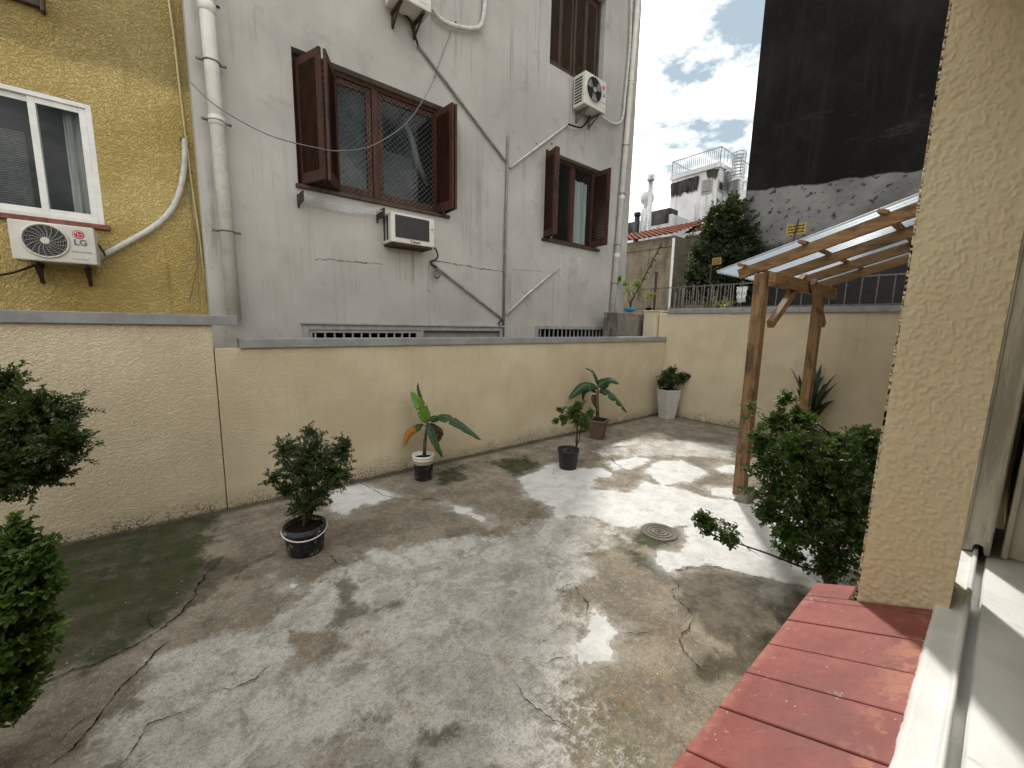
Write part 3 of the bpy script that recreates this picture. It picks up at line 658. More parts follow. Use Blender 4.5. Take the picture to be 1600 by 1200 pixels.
s = MB().box((xm+.1, yi+.55, bigB+.2), (xm+.85, yi+.6, bigB+1.0)); build(s, 'reflection_panel', M['roomgrey'], bw)  # grey panel added for the lighter rectangle reflected in the right pane
s = MB(); s.box((bigL-.03, YG-.05, bigB-.045), (bigR+.05, YG+.12, bigB)); build(s, 'sill', M['oldwood'], bw, bevel=.006)
W_ = (bigR-bigL)/4
def leaf(parent, P, d, w, z0, z1, mat, n=40, tilt=.5):
    s = MB(); shutter(s, P, d, w, z0, z1, n=n, tilt=tilt); o = build(s, 'shutter', mat, parent, bevel=.003); return o
e1 = PX(505, 180, bigL+.05)
leaf(bw, (1.365, 6.09), (.17, -.5), .52, bigB+.015, bigT-.10, M['mahogz'], tilt=-.45)
leaf(bw, (1.585, 5.60), (.27, .5), .54, bigB+.015, bigT-.10, M['mahogz'], tilt=.45)
leaf(bw, (3.31, 6.10), (.05, -.5), .50, bigB+.015, bigT-.10, M['mahogz'], tilt=-.45)
leaf(bw, (3.415, 5.60), (.03, .5), .36, bigB+.015, bigT-.10, M['mahogz'], tilt=.45)
# small window
mb = MB(); frame_rect(mb, smL, smR, smB, smT, yi-.05, yi+.05, .07); xs_ = float(PY(893, 310, yi)[0]); mb.box((xs_-.09, yi-.055, smB+.07), (xs_-.02, yi+.05, smT-.07)); mb.box((xs_, yi-.03, smB+.07), (xs_+.06, yi+.05, smT-.07))
sw = build(mb, 'window', M['mahogz'], gb, bevel=.004)
s = MB().box((smL+.07, yi+.0, smB+.07), (smR-.07, yi+.006, smT-.07)); build(s, 'pane', M['glass'], sw)
s = MB(); net(s, smL+.07, smR-.07, smB+.08, smT-.08, yi-.04, .085, .0014); build(s, 'safety_net', M['netw'], sw)
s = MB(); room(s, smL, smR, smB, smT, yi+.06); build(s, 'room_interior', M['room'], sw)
def wavy(mb, x0, x1, z0, z1, Y, n=60, amp=.025, fr=26):
    vs = []; fs = []
    for i in range(n+1):
        x = x0+(x1-x0)*i/n; yy = Y+amp*math.sin(fr*x)+amp*.4*math.sin(fr*2.3*x+1)
        vs += [(x, yy, z0), (x, yy, z1), (x, yy+.006, z1), (x, yy+.006, z0)]
    for i in range(n): fs += [(4*i, 4*i+4, 4*i+5, 4*i+1), (4*i+2, 4*i+6, 4*i+7, 4*i+3)]
    mb.add(vs, fs)
s = MB(); wavy(s, xs_+.06, smR-.13, smB+.1, smT-.25, yi+.07); build(s, 'curtain', M['curtain'], sw, True)
s = MB(); wavy(s, smL+.1, smL+.5, smB+.1, smT-.2, yi+.07); build(s, 'curtain', M['curtain'], sw, True)
s = MB(); s.box((smL-.05, YG-.05, smB-.05), (smR+.06, YG+.12, smB)); build(s, 'sill', M['oldwood'], sw, bevel=.006)
leaf(sw, (smL+.05, 6.10), (-.14, -.5), .50, smB+.015, smT-.08, M['mahogz'], tilt=-.45)
leaf(sw, (smL-.03, 5.62), (.2, .5), .48, smB+.015, smT-.08, M['mahogz'], tilt=.45)
leaf(sw, (7.085, 6.09), (-.01, -.5), .50, smB+.015, smT-.08, M['mahogz'], tilt=-.45)
# upper shuttered window
uw_ = MB(); frame_rect(uw_, upL, upR, upB, upT, yi-.05, yi+.05, .045); uw = build(uw_, 'window', M['oldwood'], gb, bevel=.004)
wl = (upR-upL-.09)/4
for i in range(4): leaf(uw, (upL+.045+wl*i, yi-.03+(.03 if i % 2 else 0)), (1, .0), wl-.01, upB+.05, upT-.05, M['oldwood'], 40, tilt=-.45)
# lower barred windows
for a, b, tp, x2 in ((l1L, l1R, l1T, float(PY(655, 515, YG)[0])), (l2L, l2R, l2T, None)):
    mb = MB(); frame_rect(mb, a-.04, b+.04, .96, tp+.02, YG-.035, YG+.05, .07)
    if x2: mb.box((x2, YG-.033, 1.03), (x2+.06, YG+.05, tp-.05)); mb.box((a-.06, YG-.06, tp+.021), (b+.06, YG-.002, tp+.05))
    lw = build(mb, 'window', M['bariron'], gb, bevel=.004)
    e = x2 if x2 else b
    if x2:
        s = MB(); frame_rect(s, a+.031, x2-.001, 1.03, tp-.051, YG-.02, YG+.03, .04); build(s, 'casement', M['bariron'], lw)
    x = a+.1
    while x < e-.05:
        s = MB().box((x, YG-.012, 1.04), (x+.022, YG+.012, tp-.056)); build(s, 'bar', M['bariron'], lw); x += .125
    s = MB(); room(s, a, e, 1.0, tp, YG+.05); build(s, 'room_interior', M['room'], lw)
    if x2:
        s = MB().box((x2+.06, YG+.06, 1.03), (b-.03, YG+.07, tp-.05)); build(s, 'blank_panel', M['ac_side'], lw)

# ------------------------------------------------------------------ pipes, cables, conduits on the grey building
def px_tube(name, label, cat, px, r, Y, mat, n=8, group=None, parent=None, smooth=True):
    mb_ = MB(); mb_.tube([PY(a, b, Y) if not isinstance(Y, (list, tuple)) else PY(a, b, Y[i]) for i, (a, b) in enumerate(px)], r, n)
    o = build(mb_, name, mat, parent, smooth); 
    if parent is None: tag(o, label, cat, group)
    return o
def smooth_px(px, k=6):
    out = []; n = len(px)
    for i in range(n-1):
        p0, p1, p2, p3 = [np.array(px[min(max(j, 0), n-1)], float) for j in (i-1, i, i+1, i+2)]
        for s in range(k):
            t = s/k; out.append(tuple(.5*((2*p1)+(-p0+p2)*t+(2*p0-5*p1+4*p2-p3)*t*t+(-p0+3*p1-3*p2+p3)*t**3)))
    out.append(tuple(px[-1])); return out
def downpipe(label, top, bot, r, Y, joints, brackets):
    A, B = Vector(PY(*top, Y)), Vector(PY(*bot, Y)); t = thing('downpipe', label, 'drain pipe', B)
    s = MB(); s.tube([A+(A-B)*1.0, A, B], r, 16); build(s, 'pipe', M['white_pvc'], t, True)
    for y in joints:
        f = (y-top[1])/(bot[1]-top[1]); c = Vector(PY(top[0]+(bot[0]-top[0])*f, y, Y)); s = MB(); s.tube([c-Vector((0, 0, .05)), c-Vector((0, 0, .045)), c+Vector((0, 0, .045)), c+Vector((0, 0, .05))], [r, r*1.12, r*1.12, r], 16); build(s, 'joint', M['white_pvc'], t, True)
    for y in brackets:
        f = (y-top[1])/(bot[1]-top[1]); c = Vector(PY(top[0]+(bot[0]-top[0])*f, y, Y)); s = MB()
        s.tube([c+Vector(((r+.004)*math.cos(a), (r+.004)*math.sin(a), 0)) for a in np.linspace(-math.pi, 0, 12)], .008, 6)
        s.box((c.x-r*1.9, c.y+.0, c.z-.012), (c.x-r*.9, c.y+.02, c.z+.012)); s.box((c.x+r*.9, c.y+.0, c.z-.012), (c.x+r*1.9, c.y+.02, c.z+.012)); build(s, 'bracket', M['iron'], t, True)
downpipe('thick white drain pipe at the left corner of the grey building', (321.5, 0), (367, 500), .072, 5.9, (12, 190), (97, 190, 362))
downpipe('slim white drain pipe at the right edge of the grey building', (997, 0), (954, 520), .062, 5.92, (130, 310, 400), (128, 228, 303, 383, 443))
cg = 'electrical conduits on the grey wall'
px_tube('conduit', 'vertical grey conduit in the middle of the grey wall', 'conduit', [(794, 213), (790, 350), (786, 530)], .022, 5.97, M['conduit'], group=cg)
px_tube('conduit', 'long dark sloping conduit above the window air conditioner', 'conduit', [(652, 70), (660, 80), (788, 249), (790, 252)], .02, 5.965, M['conduit'], group=cg)
px_tube('conduit', 'pale sloping conduit rising to the air conditioner by the drain pipe', 'conduit', [(797, 262), (888, 194)], .02, 5.965, M['hose'], group=cg)
px_tube('conduit', 'dark sloping conduit below the window air conditioner', 'conduit', [(674, 411), (782, 496), (786, 500)], .02, 5.965, M['conduit'], group=cg)
px_tube('conduit', 'short pale sloping conduit under the small shuttered window', 'conduit', [(791, 491), (820, 463), (873, 418)], .02, 5.965, M['hose'], group=cg)
px_tube('cable', 'dark cable running down from the highest air conditioner', 'cable', smooth_px([(622, 15), (632, 22), (641, 33), (647, 52), (653, 70)]), .016, 5.92, M['black'])
px_tube('cable', 'black cable from the louvred air conditioner to the pale conduit', 'cable', smooth_px([(888, 194), (900, 198), (908, 199), (916, 192), (922, 180), (926, 172)]), .016, 5.9, M['black'])
px_tube('cable', 'black cord hanging from the window air conditioner', 'cable', smooth_px([(674, 384), (681, 390), (684, 400), (680, 406), (673, 409), (675, 414), (682, 418)]), .013, 5.88, M['black'])
coil = MB()
for k in range(4):
    ph = k*1.3; coil.tube([PY(683+(7-k*.6)*math.cos(a+ph)*(.7+.1*k), 427+(8-k*.5)*math.sin(a+ph), 5.93-.012*k) for a in np.linspace(0, 2*math.pi, 15)], .011, 5, False)
tag(build(coil, 'cable_coil', M['wire'], None, True), 'coiled loop of spare cable on the wall below the window air conditioner', 'cable coil')
px_tube('cable', 'thin drooping wire strung across the louvred window', 'wire', smooth_px([(297, 128), (340, 167), (420, 211), (500, 232), (535, 235.5), (580, 228), (630, 197), (660, 158), (683, 115)]), .006, [5.88, 5.86, 5.84, 5.82, 5.8, 5.78, 5.76, 5.74, 5.72, 5.7, 5.66, 5.62, 5.58]+[5.5]*25+[5.52, 5.56, 5.6, 5.65, 5.7, 5.74, 5.78, 5.82, 5.86, 5.9, 5.95], M['wire'])
px_tube('cable', 'thin broken wire hanging loose above the louvred window', 'wire', [(678, 122), (686, 100), (694, 78), (702, 58), (705, 47)], .005, 5.96, M['wire'])
px_tube('cable', 'twisted cable end hanging under the grey barred window ledge', 'wire', [(784, 500), (779, 505), (781, 509)], .014, 5.93, M['black'])
# clothes line
cl = thing('clothes_line', 'rusty brackets with four thin clothes lines under the louvred window', 'clothes line', PY(530, 320, 5.9))
for px in ((466, 303, 324), (590, 328, 348)):
    a, b = PY(px[0], px[1], 5.97), PY(px[0], px[2], 5.97); s = MB(); s.box((a[0]-.012, 5.98, b[2]), (a[0]+.012, 5.995, a[2])); s.box((a[0]-.008, 5.72, (a[2]+b[2])/2-.05), (a[0]+.008, 5.981, (a[2]+b[2])/2+.07)); build(s, 'bracket', M['rust'], cl)
z0_ = (PY(466, 303, 5.97)[2]+PY(466, 324, 5.97)[2])/2
xa, xb = float(PY(466, 303, 5.97)[0]), float(PY(590, 330, 5.97)[0])
for k, y in enumerate((5.75, 5.82, 5.89, 5.95)):
    s = MB(); s.tube([(xa, y, z0_+.02), ((xa+xb)/2, y, z0_-.02-.005*k), (xb, y, z0_+.02)], .0045, 5); build(s, 'line', M['galv'], cl)

# ------------------------------------------------------------------ air conditioners
def outdoor_unit(label, x0, x1, yf, yb, z0, z1, fx, fz, fr, lx, vents=False, blades=False, letters=True):
    t = thing('air_conditioner', label, 'air conditioner', ((x0+x1)/2, (yf+yb)/2, z0))
    s = MB().box((x0, yf, z0), (x1, yb, z1)); build(s, 'body', M['ac_body'], t, bevel=.012)
    cx, cz = x0+(x1-x0)*fx, z0+(z1-z0)*fz
    s = MB().disc((cx, yf+.004, cz), fr, (0, -1, 0), 40, .008); build(s, 'fan_recess', M['dark'], t)
    s = MB(); s.tube([(cx+fr*math.cos(a), yf-.006, cz+fr*math.sin(a)) for a in np.linspace(0, 2*math.pi, 49)], .010, 6, False); build(s, 'fan_rim', M['ac_body'], t, True)
    if blades:
        s = MB()
        for k in range(3):
            a = k*2*math.pi/3+.5; vs = []
            for rr_, da, dy in ((.25, -.5, 0), (.9, -.35, -.004), (.95, .45, -.01), (.3, .4, -.008)): vs.append((cx+fr*rr_*math.cos(a+da), yf-.006+dy, cz+fr*rr_*math.sin(a+da)))
            s.add(vs, [(0, 1, 2, 3)])
        build(s, 'fan_blade', M['ac_side'], t)
    s = MB()
    for k in range(1, 9): s.tube([(cx+fr*k/9*math.cos(a), yf-.014, cz+fr*k/9*math.sin(a)) for a in np.linspace(0, 2*math.pi, 33)], .0015, 3, False)
    for k in range(18):
        a = k*2*math.pi/18; s.tube([(cx+fr*q_*math.cos(a+q_*.55), yf-.016, cz+fr*q_*math.sin(a+q_*.55)) for q_ in np.linspace(.15, .98, 7)], .003, 4, False)
    build(s, 'fan_grille', M['grille'] if blades else M['ac_side'], t, True)
    s = MB().disc((cx, yf-.012, cz), fr*.2, (0, -1, 0), 24, .01); build(s, 'hub', M['ac_side'] if blades else M['ac_body'], t)
    lr = (x1-x0)*.072; lc = (x0+(x1-x0)*lx, yf-.001, z0+(z1-z0)*.78)
    s = MB().disc(lc, lr, (0, -1, 0), 32, .003); lg = build(s, 'logo', M['red'], t)
    s = MB(); ang = np.linspace(rad(-5), rad(-320), 24)
    s.tube([(lc[0]+lr*.78*math.cos(a), lc[1]-.004, lc[2]+lr*.78*math.sin(a)) for a in np.linspace(rad(0), rad(-325), 26)], lr*.06, 4)
    s.tube([(lc[0]+lr*.78, lc[1]-.004, lc[2]), (lc[0]+lr*.2, lc[1]-.004, lc[2])], lr*.06, 4)
    s.tube([(lc[0]-lr*.08, lc[1]-.004, lc[2]+lr*.42), (lc[0]-lr*.08, lc[1]-.004, lc[2]-lr*.35), (lc[0]+lr*.25, lc[1]-.004, lc[2]-lr*.35)], lr*.06, 4)
    s.disc((lc[0]-lr*.42, lc[1]-.003, lc[2]+lr*.35), lr*.13, (0, -1, 0), 10, .002); build(s, 'emblem', M['letterwhite'], lg)
    if letters:
        tw = text_mb('LG', (x1-x0)*.135, (lc[0]-lr*.95, yf-.002, z0+(z1-z0)*.5), bold=.002); build(tw, 'lettering', M['lettergrey'], t)
        tw = text_mb('Multi Inverter', (x1-x0)*.045, (lc[0]-lr*1.5, yf-.002, z0+(z1-z0)*.3)); build(tw, 'lettering', M['ac_side'], t)
        s = MB().box((lc[0]-lr*1.5, yf-.002, z0+(z1-z0)*.12), (lc[0]+lr*1.3, yf, z0+(z1-z0)*.135)); build(s, 'panel_groove', M['ac_side'], t)
    if vents:
        n = 9
        for k in range(n):
            za = z0+(z1-z0)*(.1+.82*k/n); s = MB().box((x0-.003, yf+.07, za), (x0+.001, yb-.03, za+(z1-z0)*.055)); build(s, 'vent_slot', M['dark'], t)
    for xx in (x0+(x1-x0)*.22, x0+(x1-x0)*.82):
        s = MB(); s.box((xx-.018, yf+.02, z0-.035), (xx+.018, YG if yb < YG else yb+.25, z0-.001)); s.beam((xx, yb+.03, z0-.03), (xx, (yb+.03), z0-.2), .03, .025, (0, 1, 0)); s.beam((xx, yf+.06, z0-.03), (xx, yb+.05, z0-.2), .02, .02); build(s, 'bracket', M['rust'] if not vents else M['iron'], t)
    return t
YY = 6.4
# left unit under the yellow building's window
yf = YY-.33; a, b, c = PY(12, 341, yf), PY(148, 356, yf), PY(155, 413, yf)
zt = (PY(12, 341, yf)[2]+PY(146, 356, yf)[2])/2; zb = (PY(20, 406, yf)[2]+PY(153, 413, yf)[2])/2
lg1 = outdoor_unit('ivory air conditioner with round black fan under the white window', float(PY(14, 370, yf)[0]), float(PY(149, 380, yf)[0]), yf, YY-.08, float(zb), float(zt), .40, .53, .155, .80)
# small unit on the right of the grey building
yf = YG-.34; x0_, x1_ = float(PY(914, 140, yf)[0]), float(PY(947, 150, yf)[0])
zt = float(PY(917, 110, yf)[2]); zb = float(PY(912, 160, yf)[2])
lg2 = outdoor_unit('white air conditioner with louvred side below the upper shuttered window', x0_, x1_, yf, YG-.05, zb, zt, .42, .55, .225, .86, vents=True, blades=True)
# highest unit, cut by the top of the view
yf = YG-.36; x0_ = float(PY(608, 2, YG-.2)[0]); x1_ = float(PY(674, 18, yf)[0]); zb = float(PY(664, 15, yf)[2])
top_ac = outdoor_unit('highest air conditioner on the grey wall, seen from underneath', x0_, x1_, yf, YG-.06, zb, zb+.55, .4, .5, .2, .8, letters=True)
px_tube('hose', 'bent white insulated pipe beside the highest air conditioner', 'pipe', smooth_px([(677, 14), (684, 26), (700, 37), (726, 44), (745, 44), (753, 36), (757, 15), (759, -30)]), .034, 5.93, M['hose'])
px_tube('hose', 'white insulated pipe looping from the louvred air conditioner up the drain pipe', 'pipe', smooth_px([(936, 178), (945, 186), (958, 193), (968, 192), (974, 180), (977, 150), (981, 110), (985, 60), (987, -20)]), .024, 5.93, M['hose'])
px_tube('hose', 'grey taped pipe curving up the yellow wall from the air conditioner', 'pipe', smooth_px([(150, 405), (175, 392), (200, 378), (235, 358), (262, 335), (279, 305), (287, 270), (289, 240), (289, 218)]), .03, YY-.05, M['hose'])
# window unit
yf = YG-.33; wx0, wx1 = float(PY(611, 350, yf)[0]), float(PY(679, 360, yf)[0]); wz1, wz0 = float(PY(612, 330, yf)[2]), float(PY(612, 377, yf)[2])
wa = thing('window_air_conditioner', 'boxy window air conditioner with dark grille below the louvred window', 'air conditioner', ((wx0+wx1)/2, yf, wz0))
s = MB().box((wx0, yf, wz0), (wx1, YG, wz1)); build(s, 'casing', M['ac_body'], wa, bevel=.012)
s = MB(); s.box((wx0+.06, yf-.006, wz0+.07), (wx1-.09, yf+.002, wz1-.03)); gr_ = build(s, 'front_grille', M['grille'], wa)
s = MB()
for k in range(16): zz = wz0+.08+(wz1-wz0-.12)*k/16; s.box((wx0+.062, yf-.01, zz), (wx1-.092, yf-.006, zz+.006))
build(s, 'slat', M['dark'], gr_)
for y0_, y1_ in ((yf+.10, yf+.16), (yf+.2, yf+.27)):
    s = MB().box((wx0-.004, y0_, wz0+.04), (wx0+.001, y1_, wz1-.04)); build(s, 'side_vent', M['dark'], wa)
s = MB().box((wx0+.03, yf+.02, wz0-.03), (wx1-.03, YG, wz0-.001)); build(s, 'base_tray', M['rust'], wa)
build(text_mb('Consul', .055, (wx0+(wx1-wx0)*.42, yf-.002, wz0+.018), bold=.001), 'lettering', M['black'], wa)
s = MB().disc((wx1-.04, yf+.001, wz1-.15), .016, (0, -1, 0), 14, .012); build(s, 'knob', M['ac_side'], wa)

# ------------------------------------------------------------------ yellow building
yR = float(PY(312, 250, YY)[0])+.12
yb_ = thing('apartment_building', 'yellow rough rendered building with a white framed window', 'building', (-3, YY, 0))
wL, wR = -3.2, float(PY(153, 260, YY)[0]); wT = float(PY(143, 165, YY)[2]); wB = float(PY(163, 352, YY)[2])
mb = MB(); wall_holes(mb, -9, yR, 0, 12, YY, [(wL, wR, wB, wT)], .14)
mb.add([(-9, YY, 12), (yR, YY, 12), (yR, 16, 12), (-9, 16, 12)], [(0, 1, 2, 3)]); mb.add([(yR, YY, 0), (yR, 16, 0), (yR, 16, 12), (yR, YY, 12)], [(0, 1, 2, 3)]); mb.add([(-9, YY, 0), (-9, YY, 12), (-9, 16, 12), (-9, 16, 0)], [(0, 1, 2, 3)])
mb.mi = 1; hc = PY(286, 219, YY-.004); mb.add([(hc[0]+.03*math.cos(a), YY-.004, hc[2]+.03*math.sin(a)) for a in np.linspace(0, 6.28, 9)[:-1]], [tuple(range(8))])
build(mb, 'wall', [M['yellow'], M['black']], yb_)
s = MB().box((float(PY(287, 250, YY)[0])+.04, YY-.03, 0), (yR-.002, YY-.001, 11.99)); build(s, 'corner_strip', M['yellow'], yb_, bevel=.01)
yi = YY+.05
mb = MB(); frame_rect(mb, wL, wR, wB, wT, YY+.0, YY+.07, .045); ywn = build(mb, 'window', M['white_metal'], yb_, bevel=.004)
m1, m2 = float(PY(61, 240, yi)[0]), float(PY(12, 240, yi)[0])-.6
for a, b in ((wL+.045, m2), (m2+.001, m1+.03), (m1-.03, wR-.045)):
    yo = .0 if b < wR-.06 else -.022
    s = MB(); frame_rect(s, a, b, wB+.045, wT-.045, yi-.01+yo, yi+.011+yo, .055); build(s, 'sash', M['white_metal'], ywn, bevel=.004)
    s = MB().box((a+.05, yi+yo, wB+.09), (b-.05, yi+.005+yo, wT-.09)); build(s, 'pane', M['glass'], ywn)
s = MB(); room(s, wL, wR, wB, wT, YY+.14); build(s, 'room_interior', M['room'], ywn)
s = MB(); wavy(s, wR-.24, wR-.05, wB+.05, wT-.05, yi+.12, amp=.018, fr=70); build(s, 'curtain', M['curtain_warm'], ywn, True)
s = MB()
for k in range(34): zz = wB+.1+k*.022; s.box((wL+.1, yi+.12, zz), (m1-.1, yi+.13, zz+.013))
build(s, 'roller_shutter', M['iron'], ywn)
s = MB().box((wL-.05, YY-.05, wB-.055), (wR+.04, YY+.07, wB-.002)); build(s, 'sill', simple('faded_red_sill', (.22, .09, .07), .8, .2, var=.2, vs=9), yb_, bevel=.008)
uz = float(PY(66, 20, YY)[2]); ux = float(PY(66, 20, YY)[0])
s = MB().box((-3.2, YY-.06, uz+.02), (ux, YY-.001, uz+.16)); s.box((ux-.001, YY-.09, uz-.02), (ux+.03, YY-.001, uz+.16)); build(s, 'upper_window_box', M['oldwood'], yb_, bevel=.01)
px_tube('cable', 'pale cable running down the right side of the yellow wall', 'cable', [(262, -10), (272, 60), (281, 140), (289, 205), (291, 218), (300, 290), (312, 370), (324, 470)], .011, YY-.045, simple('yellowed_cable', (.5, .44, .22), .6, .3))
px_tube('cable', 'hair thin dark wire wandering down the yellow wall', 'wire', [(297, 290), (299, 330), (307, 375), (308, 420), (296, 470)], .004, YY-.045, M['wire'])
px_tube('cable', 'black cord at the side of the ivory air conditioner', 'wire', smooth_px([(149, 374), (156, 386), (162, 394), (164, 401)]), .009, YY-.12, M['black'])
px_tube('cable', 'dark cable leaving the ivory air conditioner to the left', 'cable', smooth_px([(-20, 433), (20, 426), (50, 416), (75, 408)]), .011, YY-.06, M['black'])

# ------------------------------------------------------------------ the house the window belongs to
hz = lambda y: 1.262-.42*(y-.04)
hs = thing('house', 'cream grained house wall with red tiled ledge and white window frame', 'house', (1.5, .1, 0))
XP, YO, YI = 1.53, .20, .012; YW = 4.98
mb = MB()
# grained wall: an unrolled strip that goes up the reveal and round the outer corner
def grained():
    s0 = np.arange(0, YO-YI, .0026); s1 = np.arange(0, .19, .008)
    prof = [(XP, YI+s, -1, 0) for s in s0]
    for a in np.linspace(0, math.pi/2, 5): prof.append((XP+.006-.006*math.cos(a), YO-.006+.006*math.sin(a), -math.cos(a), math.sin(a)))
    prof += [(XP+.006+s, YO, 0, 1) for s in s1[1:]]
    zs = np.arange(1.15, 3.4, .0034); vs = []; n = len(prof)
    for z in zs:
        for (x, y, nx_, ny_) in prof:
            u = y-x
            p = Vector((u*125, z*84, 1.5)); h = mnoise.noise(p+Vector((mnoise.noise(p*.8)*1.2, 0, 0)))+.45*mnoise.noise(p*2.1)
            h = max(-.10, min(.50, h*1.5))*.0048
            h *= 1-max(0, ny_); vs.append((x+nx_*h, y+ny_*h, z))
    fs = []
    for j in range(len(zs)-1):
        for i in range(n-1): fs.append((j*n+i, (j+1)*n+i, (j+1)*n+i+1, j*n+i+1))
    mb.add(vs, fs)
grained()
# rest of the facade, the room behind it and the floor above
XE, HT, XL, ZL = 8.58, 3.75, -2.2, 2.9  # house height kept low to let more sky light into the yard
def slab(a, b): mb.box(a, b)
slab((2.75, -.1, -.05), (XE, YO-.001, HT)); slab((XP+.013, YI, 1.13), (XP+.19, YO-.004, ZL-.001)); slab((XP+.012, -.1, 3.4), (2.749, YO-.001, HT)); slab((XP+.2, -.1, ZL), (2.748, YO-.003, 3.399))  # unseen opening past the pillar, added so sun reaches the sill
slab((XL, -.1, 2.9), (XP+.011, YO-.002, HT)); slab((-4.5, -.1, -.05), (XL-.001, YO-.002, HT)); slab((XL, -.08, -.05), (2.747, YO-.004, 1.10))
wallo = build(mb, 'wall', M['cream_rough'], hs, True)
mb = MB(); mb.box((-4.5, -4.2, 2.95), (XE, -.101, 3.1)); mb.box((-4.5, -4.35, -.05), (XE, -4.2, HT)); mb.box((-4.5, -4.2, HT-.12), (XE, -.101, HT)); mb.box((-4.6, -4.35, -.05), (-4.501, -.101, HT)); mb.box((XE+.001, -4.35, -.05), (XE+.15, .2, HT)); mb.box((-4.5, -4.2, .5), (XE, -.101, .6))
build(mb, 'inner_walls', M['creampaint'], hs)
# tiled ledge
JX = [1.628, 1.486, 1.34, 1.191, 1.04, .89, .738, .588, .438, .288, .138, -.012, -.162, -.312, -.462, -.612, -.762]
mb = MB()
for i in range(len(JX)-1):
    a, b = JX[i+1]+.0014, JX[i]-.0014
    if a < XP < b or a > XP-.001:
        pass
    vs = []
    yo_, yi_ = .316, .034
    if a < XP < b: segs = [(a, XP-.008, yi_), (XP-.0075, b, YO+.012)]
    else: segs = [(a, b, yi_)]
    for p, q, yin in segs:
        rr2 = rr.uniform(-.0012, .0012)
        mb.hexa([(p, yin, hz(yin)-.02), (q, yin, hz(yin)-.02), (q, yo_, hz(yo_)-.05), (p, yo_, hz(yo_)-.05), (p, yin, hz(yin)+rr2), (q, yin, hz(yin)+rr2), (q, yo_, hz(yo_)+rr2), (p, yo_, hz(yo_)+rr2)])
build(mb, 'window_ledge', M['redtile'], hs, bevel=.0035)
mb = MB(); mb.hexa([(-.76, .034, 1.10), (XP-.01, .034, 1.10), (XP-.01, .31, 1.085), (-.76, .31, 1.085), (-.76, .034, hz(.034)-.006), (XP-.01, .034, hz(.034)-.006), (XP-.01, .31, hz(.31)-.006), (-.76, .31, hz(.31)-.006)]); build(mb, 'ledge_mortar', M['grout'], hs)
# white window frame, rail and inner sill
SX = 2.35
mb = MB()
def strip(prof, x0, x1, n=1, jag=None):
    vs = []; fs = []; k = len(prof)
    for i in range(n+1):
        x = x0+(x1-x0)*i/n
        for j, (y, z) in enumerate(prof):
            dy = mnoise.noise((x*18, 2.2, j))*.0018+mnoise.noise((x*95, 4.2, j))*.0020 if jag and j in jag else 0
            vs.append((x, y+dy, z))
    for i in range(n):
        for j in range(k-1): fs.append((i*k+j, (i+1)*k+j, (i+1)*k+j+1, i*k+j+1))
    mb.add(vs, fs)
strip([(.0345, 1.225), (.039, 1.262), (.036, 1.274), (.026, 1.2765), (-.008, 1.2765), (-.011, 1.278), (-.0125, 1.287), (-.0165, 1.290), (-.022, 1.288), (-.0235, 1.27), (-.0245, 1.245), (-.040, 1.243), (-.0415, 1.272), (-.046, 1.2745), (-.45, 1.2715), (-.46, 1.24)], -1.38, SX, 400, (1, 2))
wf = build(mb, 'window_frame', M['white_wood'], hs, True)
mb = MB(); mb.box((-1.39, -.45, 1.15), (SX, .03, 1.241)); build(mb, 'sill_base', M['creampaint'], hs)
# sash pushed to the right: its end stile sits over the rail
xs0 = 2.0
mb = MB()
prof = [(.019, 1.279), (.019, 3.0), (-.047, 3.0), (-.047, 1.281), (-.040, 1.279), (-.034, 1.283), (-.032, 1.303), (-.026, 1.310), (-.014, 1.310), (-.009, 1.303), (-.008, 1.284)]
def sash_end(x0, x1):
    n = len(prof); vs = [(x0, y, z) for y, z in prof]+[(x1, y, z) for y, z in prof]
    mb.add(vs, [tuple(range(n)), tuple(range(2*n-1, n-1, -1))]+[(i, i+n, (i+1) % n+n, (i+1) % n) for i in range(n)])
sash_end(xs0, xs0+.72); mb.box((xs0-.006, .0095, 1.31), (xs0+.0, .018, 2.99)); mb.box((xs0-.008, -.044, 1.33), (xs0, -.036, 2.99))
build(mb, 'sash', M['stile'], hs, bevel=.0015)
mb = MB(); mb.box((xs0+.05, -.30, 1.276), (xs0+.74, -.075, 3.0)); mb.box((xs0+.03, -.085, 1.276), (xs0+.08, -.070, 3.0)); build(mb, 'window_jamb', M['creampaint'], hs, bevel=.004)

# ------------------------------------------------------------------ timber canopy
YB = 1.86
P1 = PZ(1155, 772); X1 = float(PY(1190, 440, YB)[0])
cn = thing('wooden_canopy', 'timber canopy with clear corrugated roof on two posts', 'canopy', (X1, YB, 0))
ZB = 2.56
X2 = float(PY(1279, 470, YB)[0])
def post(x, y0p, z1, w=.145, d=.12, lean=0.0): s = MB(); s.hexa([(x-w/2+lean, y0p-d/2, -.01), (x+w/2+lean, y0p-d/2, -.01), (x+w/2+lean, y0p+d/2, -.01), (x-w/2+lean, y0p+d/2, -.01), (x-w/2, y0p-d/2, z1), (x+w/2, y0p-d/2, z1), (x+w/2, y0p+d/2, z1), (x-w/2, y0p+d/2, z1)]); return build(s, 'post', M['post'], cn, bevel=.008)
post(X1, YB, ZB+.07, lean=.03); post(X2, YB, ZB+.07, .15)
s = MB(); s.beam((X1-.02, YB-.105, ZB), (X2+.32, YB-.105, ZB), .07, .15); build(s, 'beam', M['woodx'], cn, bevel=.006)
A = PY(1203, 497, YB); B = PY(1243, 437, YB)
s = MB(); s.beam((A[0]-.24, YB-.09, A[2]-.08), (B[0], YB-.09, B[2]+.03), .09, .07, (0, 1, 0)); build(s, 'brace', M['woodx'], cn, bevel=.005)
A = PY(1287, 508, YB-.2); B = PY(1272, 446, YB-.2)
